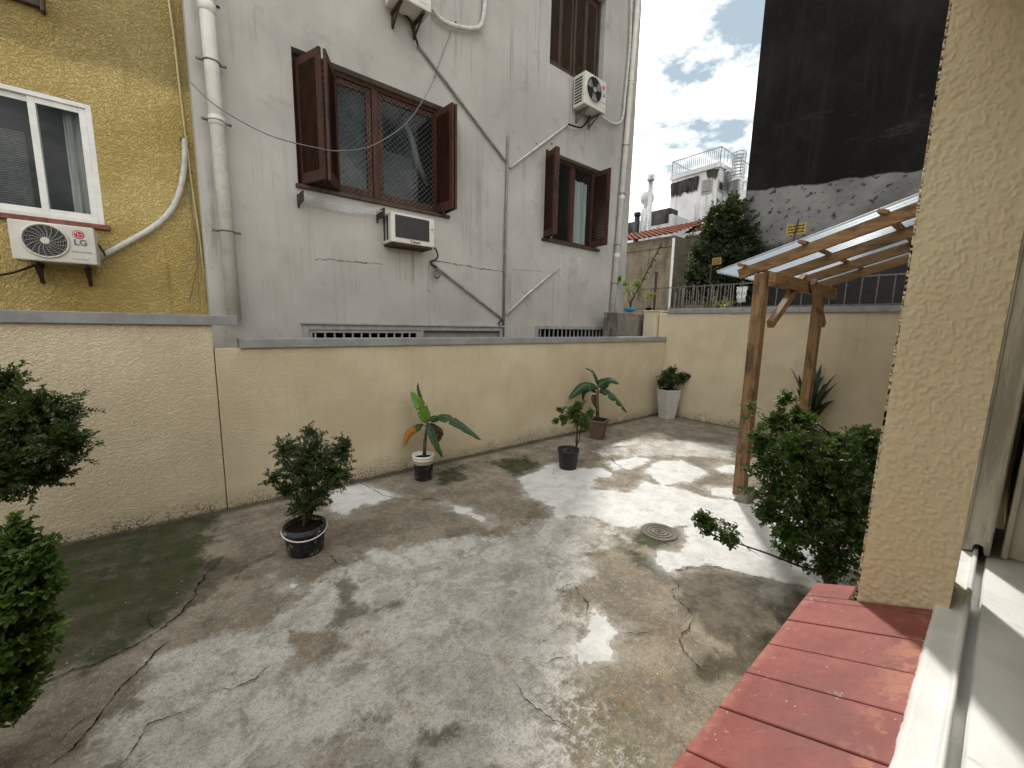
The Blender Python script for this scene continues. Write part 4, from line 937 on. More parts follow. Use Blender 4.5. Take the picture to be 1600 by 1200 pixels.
s = MB(); s.beam((A[0], YB-.19, A[2]), (B[0], YB-.19, B[2]+.05), .09, .06, (0, 1, 0)); build(s, 'brace', M['woodx'], cn, bevel=.005)
r0 = PX(1158, 428, X1-.02); r1 = PX(1425, 330, X1-.02)
sl_ = (r1[2]-r0[2])/(r1[1]-r0[1])
ye, yw = float(r0[1])+.02, .21
rz = lambda y: float(r0[2])+sl_*(y-float(r0[1]))
for i, x in enumerate((X1-.02, X1+.82, X1+1.64, X1+2.46)):
    s = MB(); yy0 = ye if i == 0 else ye-.1; s.beam((x, yy0, rz(yy0)), (x, yw, rz(yw)), .055, .115); build(s, 'rafter', M['woody'], cn, bevel=.005)
for y in (ye-.05, ye-.62, ye-1.22, ye-1.8):
    s = MB(); s.beam((X1-.125, y, rz(y)+.077), (X1+2.62, y, rz(y)+.077), .075, .036, (0, -sl_*-1, 1)); build(s, 'purlin', M['woodx'], cn, bevel=.005)
# corrugated sheet
sx0, sx1 = X1-.10, X1+2.75; y_lo, y_hi = float(PX(1118, 428, sx0)[1]), .215
vs = []; fs = []; per = .09; nx = int((sx1-sx0)/per*8); ny = 14
for j in range(ny+1):
    y = y_lo+(y_hi-y_lo)*j/ny; zb0 = rz(y)+.112
    for i in range(nx+1):
        x = sx0+(sx1-sx0)*i/nx; z = zb0+.016*math.sin(2*math.pi*x/per)+.006*math.sin(x*1.7+y*2); vs.append((x, y, z))
o_ = len(vs); vs += [(x, y, z+.0015) for x, y, z in vs]
for j in range(ny):
    for i in range(nx): q = (j*(nx+1)+i, j*(nx+1)+i+1, (j+1)*(nx+1)+i+1, (j+1)*(nx+1)+i); fs.append(q)
s = MB(); s.add(vs[:o_], fs); build(s, 'roof_sheet', M['sheet'], cn, True)
bl = PZ(1158, 778); s = MB()
s.hexa([(X1-.24, YB-.20, -.01), (X1+.42, YB-.16, -.01), (X1+.42, YB+.0, -.01), (X1-.24, YB-.02, -.01), (X1-.22, YB-.16, .085), (X1+.40, YB-.13, .075), (X1+.40, YB-.05, .08), (X1-.22, YB-.075, .09)])
tag(build(s, 'kerb_block', M['oldcon'], bevel=.015), 'low mortar block at the foot of the nearer canopy post', 'concrete block')

# ------------------------------------------------------------------ plants
def leaves_mesh(pos, dirs, nrm, ln, wd, fold=.25):
    """six point obovate leaves folded at the midrib"""
    pos, dirs, nrm = map(np.asarray, (pos, dirs, nrm)); ln = np.asarray(ln)[:, None]; wd = np.asarray(wd)[:, None]
    side = np.cross(dirs, nrm); side /= np.linalg.norm(side, axis=1, keepdims=True)+1e-9; nrm = np.cross(side, dirs)
    pts = [pos, pos+dirs*ln*.35+side*wd*.38+nrm*wd*fold*.5, pos+dirs*ln*.72+side*wd*.5+nrm*wd*fold*.6, pos+dirs*ln-nrm*ln*.08, pos+dirs*ln*.72-side*wd*.5+nrm*wd*fold*.6, pos+dirs*ln*.35-side*wd*.38+nrm*wd*fold*.5]
    V_ = np.stack(pts, 1).reshape(-1, 3); n = len(pos); b = np.arange(n)[:, None]*6
    F_ = np.concatenate([b+np.array([0, 3, 2, 1]), b+np.array([0, 5, 4, 3])])
    return V_, F_
def unit(a): return a/(np.linalg.norm(a, axis=-1, keepdims=True)+1e-9)
def shrub(root, base, blobs, n_twigs, leaf_len, mat, seed, twig_len=.16, lpt=14, stems=4, stem_r=.012, name='foliage', twig_mat='bark', upw=.5, fork=.35, shell=.55, stem_h=None):
    """blobs: (centre, radii) in world space; twigs end inside them, stems fork from the base"""
    rg = np.random.default_rng(seed); vol = np.array([r[0]*r[1]*r[2] for c, r in blobs]); pr = vol**.75/sum(vol**.75)
    st = MB(); base = np.array(base, float); cen = np.average([c for c, r in blobs], axis=0, weights=vol)
    fk = []
    for k in range(stems):
        tgt = np.array(blobs[rg.choice(len(blobs), p=pr)][0]) + rg.normal(0, .04, 3)
        f0 = base+(cen-base)*fork+rg.normal(0, .03, 3)
        pts = [base+rg.normal(0, .008, 3)*np.array([1, 1, 0]), (base+f0)/2+rg.normal(0, .012, 3), f0, (f0+tgt)/2+rg.normal(0, .02, 3), tgt]
        st.tube(pts, [stem_r, stem_r*.9, stem_r*.75, stem_r*.5, stem_r*.25], 6); fk += [pts[2], pts[3], pts[4]]
    for c, r in blobs: fk.append(np.array(c)); 
    for c, r in blobs:
        j = np.argmin([np.linalg.norm(np.array(c)-f) + 10*(np.array_equal(np.array(c), f)) for f in fk[:stems*3]]); st.tube([fk[j], (fk[j]+np.array(c))/2+rg.normal(0, .01, 3), np.array(c)], [stem_r*.5, stem_r*.4, stem_r*.25], 5)
    fk = np.array(fk); P, D, NN, LL, R = [], [], [], [], []
    for t in range(n_twigs):
        c, r = blobs[rg.choice(len(blobs), p=pr)]; d = unit(rg.normal(0, 1, 3)); rad_ = (shell+(1-shell)*rg.random())
        clump = mnoise.noise(Vector(d*2.2+np.array(c)*3))
        tip = np.array(c)+d*np.array(r)*rad_*(1+.42*clump)*(1.28 if rg.random() < .12 else 1)
        if tip[2] < base[2]+.01: continue
        j = np.argmin(np.linalg.norm(fk-tip, axis=1)+rg.random(len(fk))*.08); o = fk[j]
        out = unit(tip-o+np.array([0, 0, upw*np.linalg.norm(tip-o)])*.6); tl = twig_len*(.6+.7*rg.random())
        start = tip-unit(out*.6+unit(tip-o)*.6+rg.normal(0, .2, 3))*tl
        if rg.random() < .55: st.tube([o, (o+start)/2+np.array([0, 0, -.01]), start, tip], [stem_r*.22, stem_r*.18, stem_r*.14, stem_r*.07], 3, False)
        else: st.tube([start, tip], [stem_r*.14, stem_r*.07], 3, False)
        ax = unit(tip-start); sd1 = unit(np.cross(ax, rg.normal(0, 1, 3))); sd2 = np.cross(ax, sd1); tr = rg.random()
        for q in range(lpt):
            f = (q//2+.5)/(lpt/2); p = start+(tip-start)*f; s = sd1 if (q//2) % 2 else sd2; s = s if q % 2 else -s
            dd = unit(s*.85+ax*(.45+.7*f)+rg.normal(0, .22, 3)); nn = unit(np.array([0, 0, 1.0])+ax*.3+rg.normal(0, .35, 3))
            P.append(p); D.append(dd); NN.append(nn); LL.append(leaf_len*(.45+.8*rg.random())*(1-.35*(f > .9))); R.append(min(1, .55*tr+.5*f*rg.random()+.12*rg.random()))
    LL = np.array(LL); V_, F_ = leaves_mesh(P, D, NN, LL, LL*.58)
    m_ = MB(); m_.v = V_; m_.f = [tuple(x) for x in F_.tolist()]; m_.m = [0]*len(F_)
    if st.v: build(st, 'stem', M[twig_mat], root, True)
    return build(m_, name, M[mat], root, False, attrs={'rnd': np.repeat(R, 6)})
def blobs_px(L_, D):
    out = []
    for cx, cy, rx, ry, dd in L_:
        d = D+dd; c = PD(cx, cy, d); out.append((c, (rx/F*d, (rx+ry)/2/F*d, ry/F*d)))
    return out
def pot_lathe(root, c, prof, mat, name='pot', n=32): s = MB(); s.lathe(c, prof, n, True); return build(s, name, mat, root, True)
def soil(root, c, r, z): s = MB(); s.lathe((c[0], c[1], c[2]+z), [(r, 0), (r*.7, .012), (r*.3, .02), (.005, .022)], 20, False); build(s, 'soil', M['soil'], root, True)
def label_mat(name, c0, c1, c2, zlo, zhi, top):
    m = Mat(name, .45, .4); z = m.xyz()[2]
    c = m.mix(m.ramp(m.noise(26, 4, .6), .45, .52), c0, c1); c = m.mix(m.ramp(m.noise(34, 5, .6, loc=(3, 1, 2)), .6, .65), c, c2)
    c = m.mix(m.ramp(m.noise(15, 7, .7, loc=(5, 1, 2)), .56, .62, 0, .8), c, (.35, .34, .32))
    if top is not None: c = m.mix(m.ramp(m.math('ADD', z, m.math('MULTIPLY', m.noise(20, 4), .02)), zhi-.005, zhi+.005), c, top)
    m.col(c); return m.m

# bucket shrub
B0 = PZ(478, 860); D0 = depth(B0)
t = thing('potted_shrub', 'round box shrub in a dark paint bucket with wire handle', 'potted plant', B0)
s = MB(); bh = .25; s.lathe(B0, [(.135, .0), (.142, .01), (.163, bh-.05), (.172, bh-.045), (.172, bh-.03), (.166, bh-.028), (.17, bh), (.158, bh), (.155, bh-.04)], 36, True)
bk = build(s, 'bucket', label_mat('dark_printed_bucket', (.014, .016, .022), (.026, .03, .045), (.05, .055, .07), 0, 9, None), t, True)
s = MB(); s.tube([Vector(B0)+Vector((.178*math.cos(a), .178*math.sin(a), bh-.03-.045*math.sin(max(0, min(math.pi, a+3.3))))) for a in np.linspace(-3.3, .6, 24)], .006, 6); build(s, 'handle', M['white_metal'], bk, True)
soil(t, B0, .155, bh-.04)
shrub(t, B0+np.array([0, 0, bh-.04]), blobs_px([(492, 712, 46, 42, 0), (462, 735, 40, 38, .05), (520, 738, 36, 34, -.05), (470, 790, 30, 22, 0), (492, 770, 34, 30, .03), (445, 700, 20, 24, 0), (535, 705, 18, 24, 0), (447, 765, 20, 10, 0), (482, 672, 14, 14, 0), (540, 690, 10, 12, 0), (425, 748, 10, 6, 0)], D0), 1150, .024, 'leaf_dark', 11, .10, 16, 6, .011)
# left bushes
t = thing('potted_shrub', 'tallest dark bush against the cream wall in a white pot', 'potted plant', (-1.62, 4.15, 0))
B0 = np.array((-1.62, 4.15, 0)); pot_lathe(t, B0, [(.15, 0), (.17, .02), (.21, .4), (.225, .41), (.225, .44), (.2, .44), (.19, .4)], M['white_metal']); soil(t, B0, .2, .39)
dA = depth(np.array((-1.45, 4.2, .8)))
shrub(t, B0+np.array([0, 0, .4]), blobs_px([(55, 655, 62, 60, 0), (95, 690, 42, 40, -.05), (15, 720, 62, 62, 0), (-40, 650, 60, 70, 0), (5, 600, 34, 38, .05), (60, 735, 50, 26, 0), (-30, 760, 50, 36, 0), (-90, 680, 60, 80, 0)], dA), 2100, .030, 'leaf_dark', 12, .12, 16, 7, .014)
t = thing('potted_shrub', 'leafy shrub with bright young tips at the left edge of the yard', 'potted plant', (-1.02, 2.55, 0))
B0 = np.array((-1.02, 2.55, 0)); pot_lathe(t, B0, [(.14, 0), (.15, .02), (.18, .24), (.19, .25), (.19, .27), (.17, .27), (.165, .24)], M['blackplastic']); soil(t, B0, .165, .24)
dB = depth(np.array((-.95, 2.6, .6)))
shrub(t, B0+np.array([0, 0, .24]), blobs_px([(20, 885, 50, 40, 0), (48, 925, 42, 40, 0), (25, 990, 56, 45, 0), (0, 1060, 56, 46, 0), (-40, 950, 60, 90, 0), (32, 840, 14, 40, .03), (60, 870, 16, 20, .0), (20, 1100, 20, 30, 0), (-70, 1020, 60, 90, 0)], dB), 1500, .034, 'leaf_young', 13, .11, 16, 7, .012)
# right bush by the house wall
B0 = np.array((3.62, .62, 0.0)); t = thing('bush', 'broad glossy green bush by the red ledge and house wall', 'bush', B0)
dR = depth(np.array((3.62, .8, .6)))
shrub(t, B0, blobs_px([(1285, 745, 60, 60, .1), (1240, 700, 45, 45, 0), (1330, 720, 50, 48, .25), (1270, 815, 62, 50, 0), (1320, 840, 50, 55, .1), (1215, 760, 34, 40, -.05), (1215, 655, 20, 26, 0), (1300, 690, 40, 20, .15), (1350, 680, 30, 18, .3), (1230, 830, 30, 26, -.1), (1380, 760, 50, 80, .3), (1202, 725, 26, 36, -.05), (1205, 800, 26, 36, -.1), (1240, 865, 26, 22, -.05), (1190, 690, 14, 20, 0), (1290, 885, 34, 24, 0), (1228, 622, 12, 18, 0), (1250, 650, 22, 16, .05)], dR), 1500, .042, 'leaf_mid', 14, .14, 16, 9, .012, upw=.6)
dA_ = dR-.28; arm = [B0+np.array([0, 0, .22]), PD(1250, 885, dR-.1), PD(1200, 865, dA_), PD(1150, 848, dA_), PD(1095, 812, dA_)]
s = MB(); s.tube(arm, [.011, .009, .007, .005, .002], 6); build(s, 'branch', M['bark'], t, True)
shrub(t, arm[3]-np.array([0, 0, .0]), blobs_px([(1110, 822, 30, 13, 0), (1140, 838, 26, 13, 0), (1092, 808, 14, 10, 0), (1172, 858, 22, 14, 0), (1100, 812, 14, 14, .03)], dA_), 130, .032, 'leaf_mid', 15, .10, 14, 2, .005)
for k, (a, b) in enumerate(((1205, 690), (1190, 690), (1225, 640))):
    pth = [PD(1235, 740, dR), PD(a, b, dR), PD(*((1170, 632), (1172, 655), (1228, 606))[k], dR)]
    shrub(t, pth[1], blobs_px([(*((1172, 634), (1165, 650), (1226, 612))[k], 7, 10, 0), (*((1190, 665), (1180, 680), (1222, 640))[k], 10, 12, 0)], dR), 16, .03, 'leaf_young', 40+k, .10, 12, 1, .004)
shrub(t, PD(1290, 720, dR), blobs_px([(1262, 655, 20, 12, 0), (1285, 690, 30, 14, 0), (1330, 690, 40, 14, .2), (1235, 690, 22, 18, -.1), (1345, 668, 20, 10, .3)], dR), 70, .034, 'leaf_young', 45, .10, 14, 2, .004)

# banana plants
def banana_leaf_mesh(root, pts, w, mat, droop=.35, n=16, tears=(), upv=(0, 0, 1), seed=1, pet=.18):
    P = [Vector(p) for p in pts]; path = []
    for i in range(len(P)-1):
        p0, p1, p2, p3 = P[max(i-1, 0)], P[i], P[i+1], P[min(i+2, len(P)-1)]
        for k in range(8): tt = k/8; path.append(.5*((2*p1)+(-p0+p2)*tt+(2*p0-5*p1+4*p2-p3)*tt*tt+(-p0+3*p1-3*p2+p3)*tt**3))
    path.append(P[-1]); k = len(path); vs = []; fs = []; u_ = []; al = []; rg = random.Random(seed); nn = 5
    s = MB(); s.tube(path, [max(.0015, .007*(1-.85*i/k)) for i in range(k)], 5); build(s, 'leaf_stalk', M['ban_stem'], root, True)
    for sgn in (1, -1):
        b0 = len(vs)
        for i, p in enumerate(path):
            f = i/(k-1); t_ = (path[min(i+1, k-1)]-path[max(i-1, 0)]).normalized(); sd_ = t_.cross(Vector(upv)).normalized(); up = sd_.cross(t_)
            g_ = max(0, (f-pet)/(1-pet)); ww = 1.35*w*(math.sin(math.pi*min(1, g_**.62))**.7 if 0 < g_ < 1 else 0)*(1+rg.uniform(-.08, .05))
            if any(abs(f-q) < .02 for q in tears): ww *= .45
            for j in range(nn):
                q = j/(nn-1); vs.append(p+sd_*sgn*ww*q*(1-.1*q)-up*ww*(droop*q*q-.12*math.sin(math.pi*q))+up*.004*math.sin(i*1.9)*q+up*.003); u_.append(q); al.append(f)
        for i in range(k-1):
            for j in range(nn-1): a = b0+i*nn+j; fs.append((a, a+1, a+nn+1, a+nn) if sgn > 0 else (a, a+nn, a+nn+1, a+1))
    s = MB(); s.add(vs, fs); return build(s, 'leaf', M[mat], root, True, attrs={'rnd': u_, 'along': al})
WB = PZ(662, 748); DW = depth(WB)
t = thing('potted_banana_plant', 'young banana plant with a yellowing leaf in a white topped paint bucket', 'potted plant', WB)
s = MB(); hb = .33; s.lathe(WB, [(.105, .0), (.11, .008), (.128, hb-.07), (.14, hb-.066), (.14, hb-.045), (.133, hb-.04), (.142, hb-.03), (.145, hb), (.132, hb), (.128, hb-.05)], 36, True)
build(s, 'bucket', label_mat('printed_paint_bucket', (.016, .016, .03), (.03, .025, .03), (.20, .07, .04), 0, hb-.1, (.72, .70, .63)), t, True); soil(t, WB, .128, hb-.05)
st0 = WB+np.array([.01, 0, hb-.05]); q = lambda x, y, d=0: PD(x, y, DW+d)
s = MB(); s.tube([st0, q(664, 690), q(667, 665), q(669, 655)], [.024, .022, .016, .012], 10); build(s, 'stem', M['ban_stem'], t, True)
banana_leaf_mesh(t, [q(668, 662), q(664, 645), q(655, 628, -.03), q(642, 612, -.05)], .12, 'ban_light', .15, upv=(.5, -.8, .3), seed=1, pet=.05, tears=(.5,))
banana_leaf_mesh(t, [q(664, 645), q(659, 625, .04), q(654, 608, .05), q(653, 598, .05)], .03, 'ban_dark', .3, upv=(.5, -.8, .3), seed=2)
banana_leaf_mesh(t, [q(669, 658), q(690, 650, -.06), q(715, 660, -.14), q(752, 688, -.2)], .075, 'ban_dark', .35, upv=(0, -.55, 1), seed=3, pet=.2, tears=(.55,))
banana_leaf_mesh(t, [q(668, 668), q(658, 664, .02), q(640, 674, .02), q(630, 699, 0)], .055, 'ban_dry', .5, upv=(0, -.6, 1), seed=4, pet=.25)
banana_leaf_mesh(t, [q(669, 660), q(676, 672, -.08), q(682, 692, -.14), q(692, 715, -.16)], .065, 'ban_dark', .4, upv=(.3, -.8, .5), seed=5, pet=.1)
banana_leaf_mesh(t, [q(669, 662), q(680, 668, .06), q(690, 676, .1), q(684, 692, .1)], .06, 'ban_brown', .4, upv=(.3, -.8, .5), seed=6, pet=.1)
banana_leaf_mesh(t, [q(669, 658), q(678, 654, .05), q(684, 652, .1), q(692, 658, .14)], .05, 'ban_dark', .3, upv=(0, -.6, 1), seed=7, pet=.1)
# black nursery pot
KB = PZ(887, 731); DK = depth(KB)
t = thing('potted_shrub', 'small pale leaved shrub in a black plastic nursery pot', 'potted plant', KB)
pot_lathe(t, KB, [(.118, 0), (.122, .01), (.142, .24), (.155, .245), (.155, .285), (.145, .285), (.138, .25)], M['blackplastic']); soil(t, KB, .138, .23)
shrub(t, np.array(PD(901, 698, DK)), blobs_px([(895, 645, 13, 14, 0), (880, 655, 12, 9, 0), (910, 655, 14, 12, 0), (922, 645, 8, 9, .03), (903, 632, 8, 8, 0), (875, 640, 6, 6, 0), (868, 658, 6, 5, 0), (915, 668, 10, 7, 0)], DK), 260, .042, 'leaf_var', 21, .09, 12, 5, .010, fork=.45)
# brown square pot with banana
NB = PZ(933, 684); DN = depth(NB)
t = thing('potted_banana_plant', 'banana plant with drooping leaves in a tapered brown square pot', 'potted plant', NB)
s = MB(); a = rad(20)
def sqp(r, z): return [(NB[0]+r*1.414*math.cos(a+math.pi/4+k*math.pi/2), NB[1]+r*1.414*math.sin(a+math.pi/4+k*math.pi/2), z) for k in range(4)]
s.hexa(sqp(.105, 0)+sqp(.14, .30)); s.hexa(sqp(.165, .301)+sqp(.165, .345)); build(s, 'pot', simple('brown_plastic_pot', (.13, .085, .062), .6, .3, var=.12, vs=9, dirt=((.2, .17, .14), .4)), t, bevel=.008)
s = MB(); s.hexa(sqp(.14, .3455)+sqp(.13, .352)); build(s, 'soil', M['soil'], t)
q = lambda x, y, d=0: PD(x, y, DN+d)
s = MB(); s.tube([q(934, 656), q(933, 630), q(934, 612), q(934, 600)], [.034, .03, .022, .014], 10); build(s, 'stem', M['ban_stem'], t, True)
banana_leaf_mesh(t, [q(934, 612), q(928, 603), q(912, 602, -.05), q(888, 624, -.1)], .10, 'ban_dark', .45, upv=(0, -.7, 1), seed=11, pet=.15)
banana_leaf_mesh(t, [q(934, 604), q(933, 593, .05), q(926, 580, .1), q(914, 575, .12)], .06, 'ban_dark', .4, upv=(.4, -.7, .6), seed=12, pet=.1, tears=(.6, .75))
banana_leaf_mesh(t, [q(934, 606), q(945, 596, -.05), q(956, 593, -.1), q(967, 600, -.12)], .10, 'ban_dark', .35, upv=(0, -.8, 1), seed=13, pet=.05)
banana_leaf_mesh(t, [q(934, 615), q(945, 609, -.05), q(962, 622, -.12), q(980, 645, -.18)], .10, 'ban_dark', .45, upv=(.1, -.7, 1), seed=14, pet=.12, tears=(.5, .7, .82))
banana_leaf_mesh(t, [q(934, 616), q(924, 607, .08), q(914, 612, .14), q(911, 628, .14)], .05, 'ban_brown', .5, upv=(0, -.7, 1), seed=15, pet=.1)
banana_leaf_mesh(t, [q(934, 618), q(930, 620, .03), q(929, 628, .03), q(932, 638, .03)], .05, 'ban_brown', .5, upv=(0, -.7, 1), seed=16, pet=.1)
# tall planter
TP = PZ(1044, 648); TP = np.array((8.27, 4.62, 0)); TPd = depth(TP)
t = thing('potted_shrub', 'small dark shrub in a tall tapered white planter in the corner', 'potted plant', TP)
s = MB(); a = rad(-22)
def sqt(r, z): return [(TP[0]+r*1.414*math.cos(a+math.pi/4+k*math.pi/2), TP[1]+r*1.414*math.sin(a+math.pi/4+k*math.pi/2), z) for k in range(4)]
s.hexa(sqt(.12, 0)+sqt(.185, .66)); build(s, 'planter', simple('white_concrete_planter', (.55, .54, .52), .7, .25, var=.06, vs=7, dirt=((.3, .28, .25), .4)), t, bevel=.01)
s = MB(); s.hexa(sqt(.17, .6601)+sqt(.16, .672)); build(s, 'soil', M['soil'], t)
cT = TP+np.array([0, 0, .66])
shrub(t, cT, [(cT+np.array(o)*1.25, r) for o, r in (((0, 0, .16), (.24, .24, .18)), ((-.08, .02, .26), (.14, .14, .14)), ((.18, -.1, .22), (.16, .16, .13)), ((.28, -.2, .25), (.10, .1, .08)), ((-.16, .05, .14), (.14, .14, .12)), ((.05, 0, .34), (.12, .12, .10)))], 420, .042, 'leaf_dark', 23, .11, 14, 4, .010)
# dark strap leaved plant behind the canopy
SP = np.array((8.12, 2.02, 0)); t = thing('potted_strap_plant', 'dark sword leaved plant in a pot against the end wall', 'potted plant', SP); 
pot_lathe(t, SP, [(.11, 0), (.12, .02), (.155, .32), (.17, .33), (.17, .37), (.15, .37), (.145, .34)], M['blackplastic']); soil(t, SP, .145, .33)
def strap(mbv, base, tip, w, bend, rg, seg=9):
    vs, fs = mbv; b, e = Vector(base), Vector(tip); o = len(vs); d = (e-b); sd_ = d.cross(Vector((0, 0, 1))); sd_ = sd_.normalized() if sd_.length > 1e-4 else Vector((1, 0, 0)); sd_ = (sd_+Vector((rg.uniform(-.4, .4), rg.uniform(-.4, .4), 0))).normalized()
    for i in range(seg+1):
        f = i/seg; p = b.lerp(e, f)+Vector((0, 0, bend*math.sin(math.pi*f))); ww = w*(.55+.9*f-1.45*f*f)**1 if f < 1 else 0; ww = max(ww, 0)
        vs += [p-sd_*ww, p+Vector((0, 0, -.25*ww)), p+sd_*ww]
    for i in range(seg): a_ = o+3*i; fs += [(a_, a_+1, a_+4, a_+3), (a_+1, a_+2, a_+5, a_+4)]
rg = random.Random(8); vs, fs = [], []; dS = depth(SP)
tips = [(1236, 598, -.1), (1240, 622, 0), (1248, 585, .1), (1244, 605, -.15), (1262, 600, -.1), (1298, 632, .1), (1270, 588, 0), (1288, 585, .1), (1268, 640, -.2), (1233, 572, 0), (1243, 640, 0), (1308, 583, -.1), (1308, 598, -.25), (1284, 568, 0), (1297, 590, .1), (1290, 645, -.2), (1292, 610, 0), (1275, 575, .1), (1262, 590, .1), (1255, 600, -.1), (1305, 625, 0), (1280, 600, -.2), (1247, 655, -.1)]
for x, y, d_ in tips: strap((vs, fs), SP+np.array([rg.uniform(-.05, .05), rg.uniform(-.05, .05), .34]), PD(x, y, dS+d_), .085, rg.uniform(.08, .2), rg)
s = MB(); s.add(vs, fs); build(s, 'foliage', M['leaf_agave'], t, True, attrs={'rnd': np.random.default_rng(1).random(len(vs))})

# ------------------------------------------------------------------ beyond the yard
# dark party wall building
XD = 12.0; yd = float(PX(1180, 150, XD)[1]); s = MB().box((XD, -9, 0), (XD+9, yd, 19))
db = thing('apartment_building', 'huge black stained windowless party wall with a grey plastered base', 'building', (XD, 0, 0)); build(s, 'wall', M['party'], db, bevel=.03)
# old tiled house
XO = 13.2
ya, yc = float(PX(1052, 400, XO)[1]), 12.6; zE = float(PX(1015, 374, XO)[2]); zE2 = zE
oh = thing('house', 'old stained house with a red clay tile roof behind the yard', 'house', (XO, (ya+yc)/2, 0))
s = MB().box((XO, ya, 0), (XO+6, yc, zE)); y2a, y2b = float(PX(1150, 400, XO+1.0)[1]), float(PX(1067, 400, XO+1.0)[1]); s.box((XO+1.0, y2a, 0), (XO+6, y2b, zE+.12)); s.box((XO-.04, ya-.02, zE-.36), (XO-.001, yc, zE-.28)); build(s, 'wall', M['oldhouse'], oh, bevel=.02)
s = MB().box((XO+1.6, y2b+.002, 0), (XO+1.7, ya-.002, zE-.2)); build(s, 'passage', M['room'], oh)
def tile_roof(x0, y0, y1, z0, dx, dz):
    vs = []; fs = []; nu = int((y1-y0)/.2)*8; nv = 12
    for j in range(nv*2):
        row = j//2; f = (row+(j % 2)*.995)/nv
        for i in range(nu+1):
            y = y0+(y1-y0)*i/nu; ph = 2*math.pi*(y-y0)/.2; vs.append((x0+dx*f, y, z0+dz*f+.04*abs(math.sin(ph/2))+(.045 if j % 2 == 0 else 0)+.01*mnoise.noise((y*3, row*2.2, 0))))
    for j in range(nv*2-1):
        for i in range(nu): a_ = j*(nu+1)+i; fs.append((a_, a_+nu+1, a_+nu+2, a_+1))
    s = MB(); s.add(vs, fs); return s
def tile_mat():
    m = Mat('old_clay_tiles', .85, .15); c = m.mix(m.ramp(m.noise(6, 5), .35, .65), (.17, .062, .036), (.28, .105, .062)); c = m.mix(m.ramp(m.noise(9, 8, .75), .54, .66, 0, .8), c, (.06, .045, .04)); m.col(c); return m.m
M['terracotta'] = tile_mat()
build(tile_roof(XO-.25, ya-.1, yc, zE-.02, 3, 1.0), 'roof', M['terracotta'], oh); build(tile_roof(XO+.8, y2a, y2b, zE+.12, 2.8, 1.5), 'roof', M['terracotta'], oh)
# tall white building
XT = 26.0; yk = float(PX(1121, 300, XT)[1]); yl = float(PX(1048, 300, XT)[1]); zk = float(PX(1121, 262, XT)[2])
wb = thing('apartment_building', 'stained white rooftop block with railings and water tanks', 'building', (XT, yk, 0))
s = MB().box((XT, yk, 0), (XT+7, yl, zk)); s.box((XT-.12, yk-.12, zk+.001), (XT+7.1, yl+.05, zk+.22)); build(s, 'wall', M['white_old'], wb)
# mould patches on its face
rg = random.Random(4); s = MB(); s.mi = 0
for (x0_, x1_, y0_, y1_, n_) in ((1050, 1089, 282, 302, 150), (1106, 1120, 264, 276, 40)):
    for k in range(n_):
        fx = rg.random(); x = x0_+(x1_-x0_)*fx; yt = y0_+(1-fx)*(4 if x0_ < 1100 else 0)-fx*8*(x0_ < 1100)
        a_ = PX(x, yt+rg.uniform(0, 4), XT-.012-.0005*k); h_ = (y1_-y0_)*.045*rg.uniform(.3, 1.0); w_ = rg.uniform(.05, .16)
        s.add([(a_[0], a_[1]-w_, a_[2]), (a_[0], a_[1]+w_, a_[2]-.05), (a_[0], a_[1]+w_*.5, a_[2]-h_*.8), (a_[0], a_[1]-w_*.4, a_[2]-h_)], [(0, 1, 2, 3)])
build(s, 'mould_patch', M['black_stain'], wb)
def far_window(pa, pb, face, parent):
    if face == 'x':
        A, B = PX(*pa, XT), PX(*pb, XT); s = MB(); s.box((XT-.05, A[1], A[2]), (XT+.02, B[1], B[2])); o = build(s, 'window', M['ac_side'], parent); s = MB()
        y0_, y1_ = sorted((A[1], B[1])); z0_, z1_ = sorted((A[2], B[2])); s.box((XT-.06, y0_+.12, z0_+.12), (XT-.051, y1_-.12, z1_-.12)); build(s, 'pane', M['dark'], o)
        for k in range(6): zz = z0_+.15+(z1_-z0_-.3)*k/6; s = MB().box((XT-.09, y0_+.1, zz), (XT-.061, y1_-.1, zz+.07)); build(s, 'louvre', M['ac_side'], o)
    else:
        A, B = PY(*pa, yk), PY(*pb, yk); x0_, x1_ = sorted((A[0], B[0])); z0_, z1_ = sorted((A[2], B[2])); s = MB().box((x0_, yk-.05, z0_), (x1_, yk+.02, z1_)); o = build(s, 'window', M['ac_side'], parent)
        s = MB().box((x0_+.1, yk-.06, z0_+.1), (x1_-.1, yk-.051, z1_-.1)); build(s, 'pane', M['dark'], o)
far_window((1097, 282), (1112, 301), 'x', wb); far_window((1122, 281), (1128, 301), 'y', wb)
s = MB(); zr = zk+.22; rt = float(PX(1121, 231, XT)[2])
def railing(p, q, n, drop=0):
    p, q = Vector(p), Vector(q)
    for k in range(n+1):
        c = p.lerp(q, k/n); s.tube([c, c+Vector((0, 0, rt-zr))], .022, 4, False)
    for h_ in (.05, rt-zr): s.tube([p+Vector((0, 0, h_)), q+Vector((0, 0, h_))], .035, 4, False)
railing((XT, yk, zr), (XT, yl, zr), 24); railing((XT, yk, zr), (XT+6.5, yk, zr), 14); railing((XT, yl, zr), (XT+6.5, yl, zr), 14); railing((XT+6.5, yk, zr), (XT+6.5, yl, zr), 18)
build(s, 'railing', M['bariron'], wb)
s = MB(); lc_ = PX(1150, 300, XT+1.2); lt = PX(1152, 240, XT+1.2)
for k in range(13):
    z = lc_[2]+(lt[2]-lc_[2])*k/12; s.tube([(lc_[0]+.36*math.cos(a), lc_[1]+.36*math.sin(a), z) for a in np.linspace(0, 6.283, 11)], .025, 4, False)
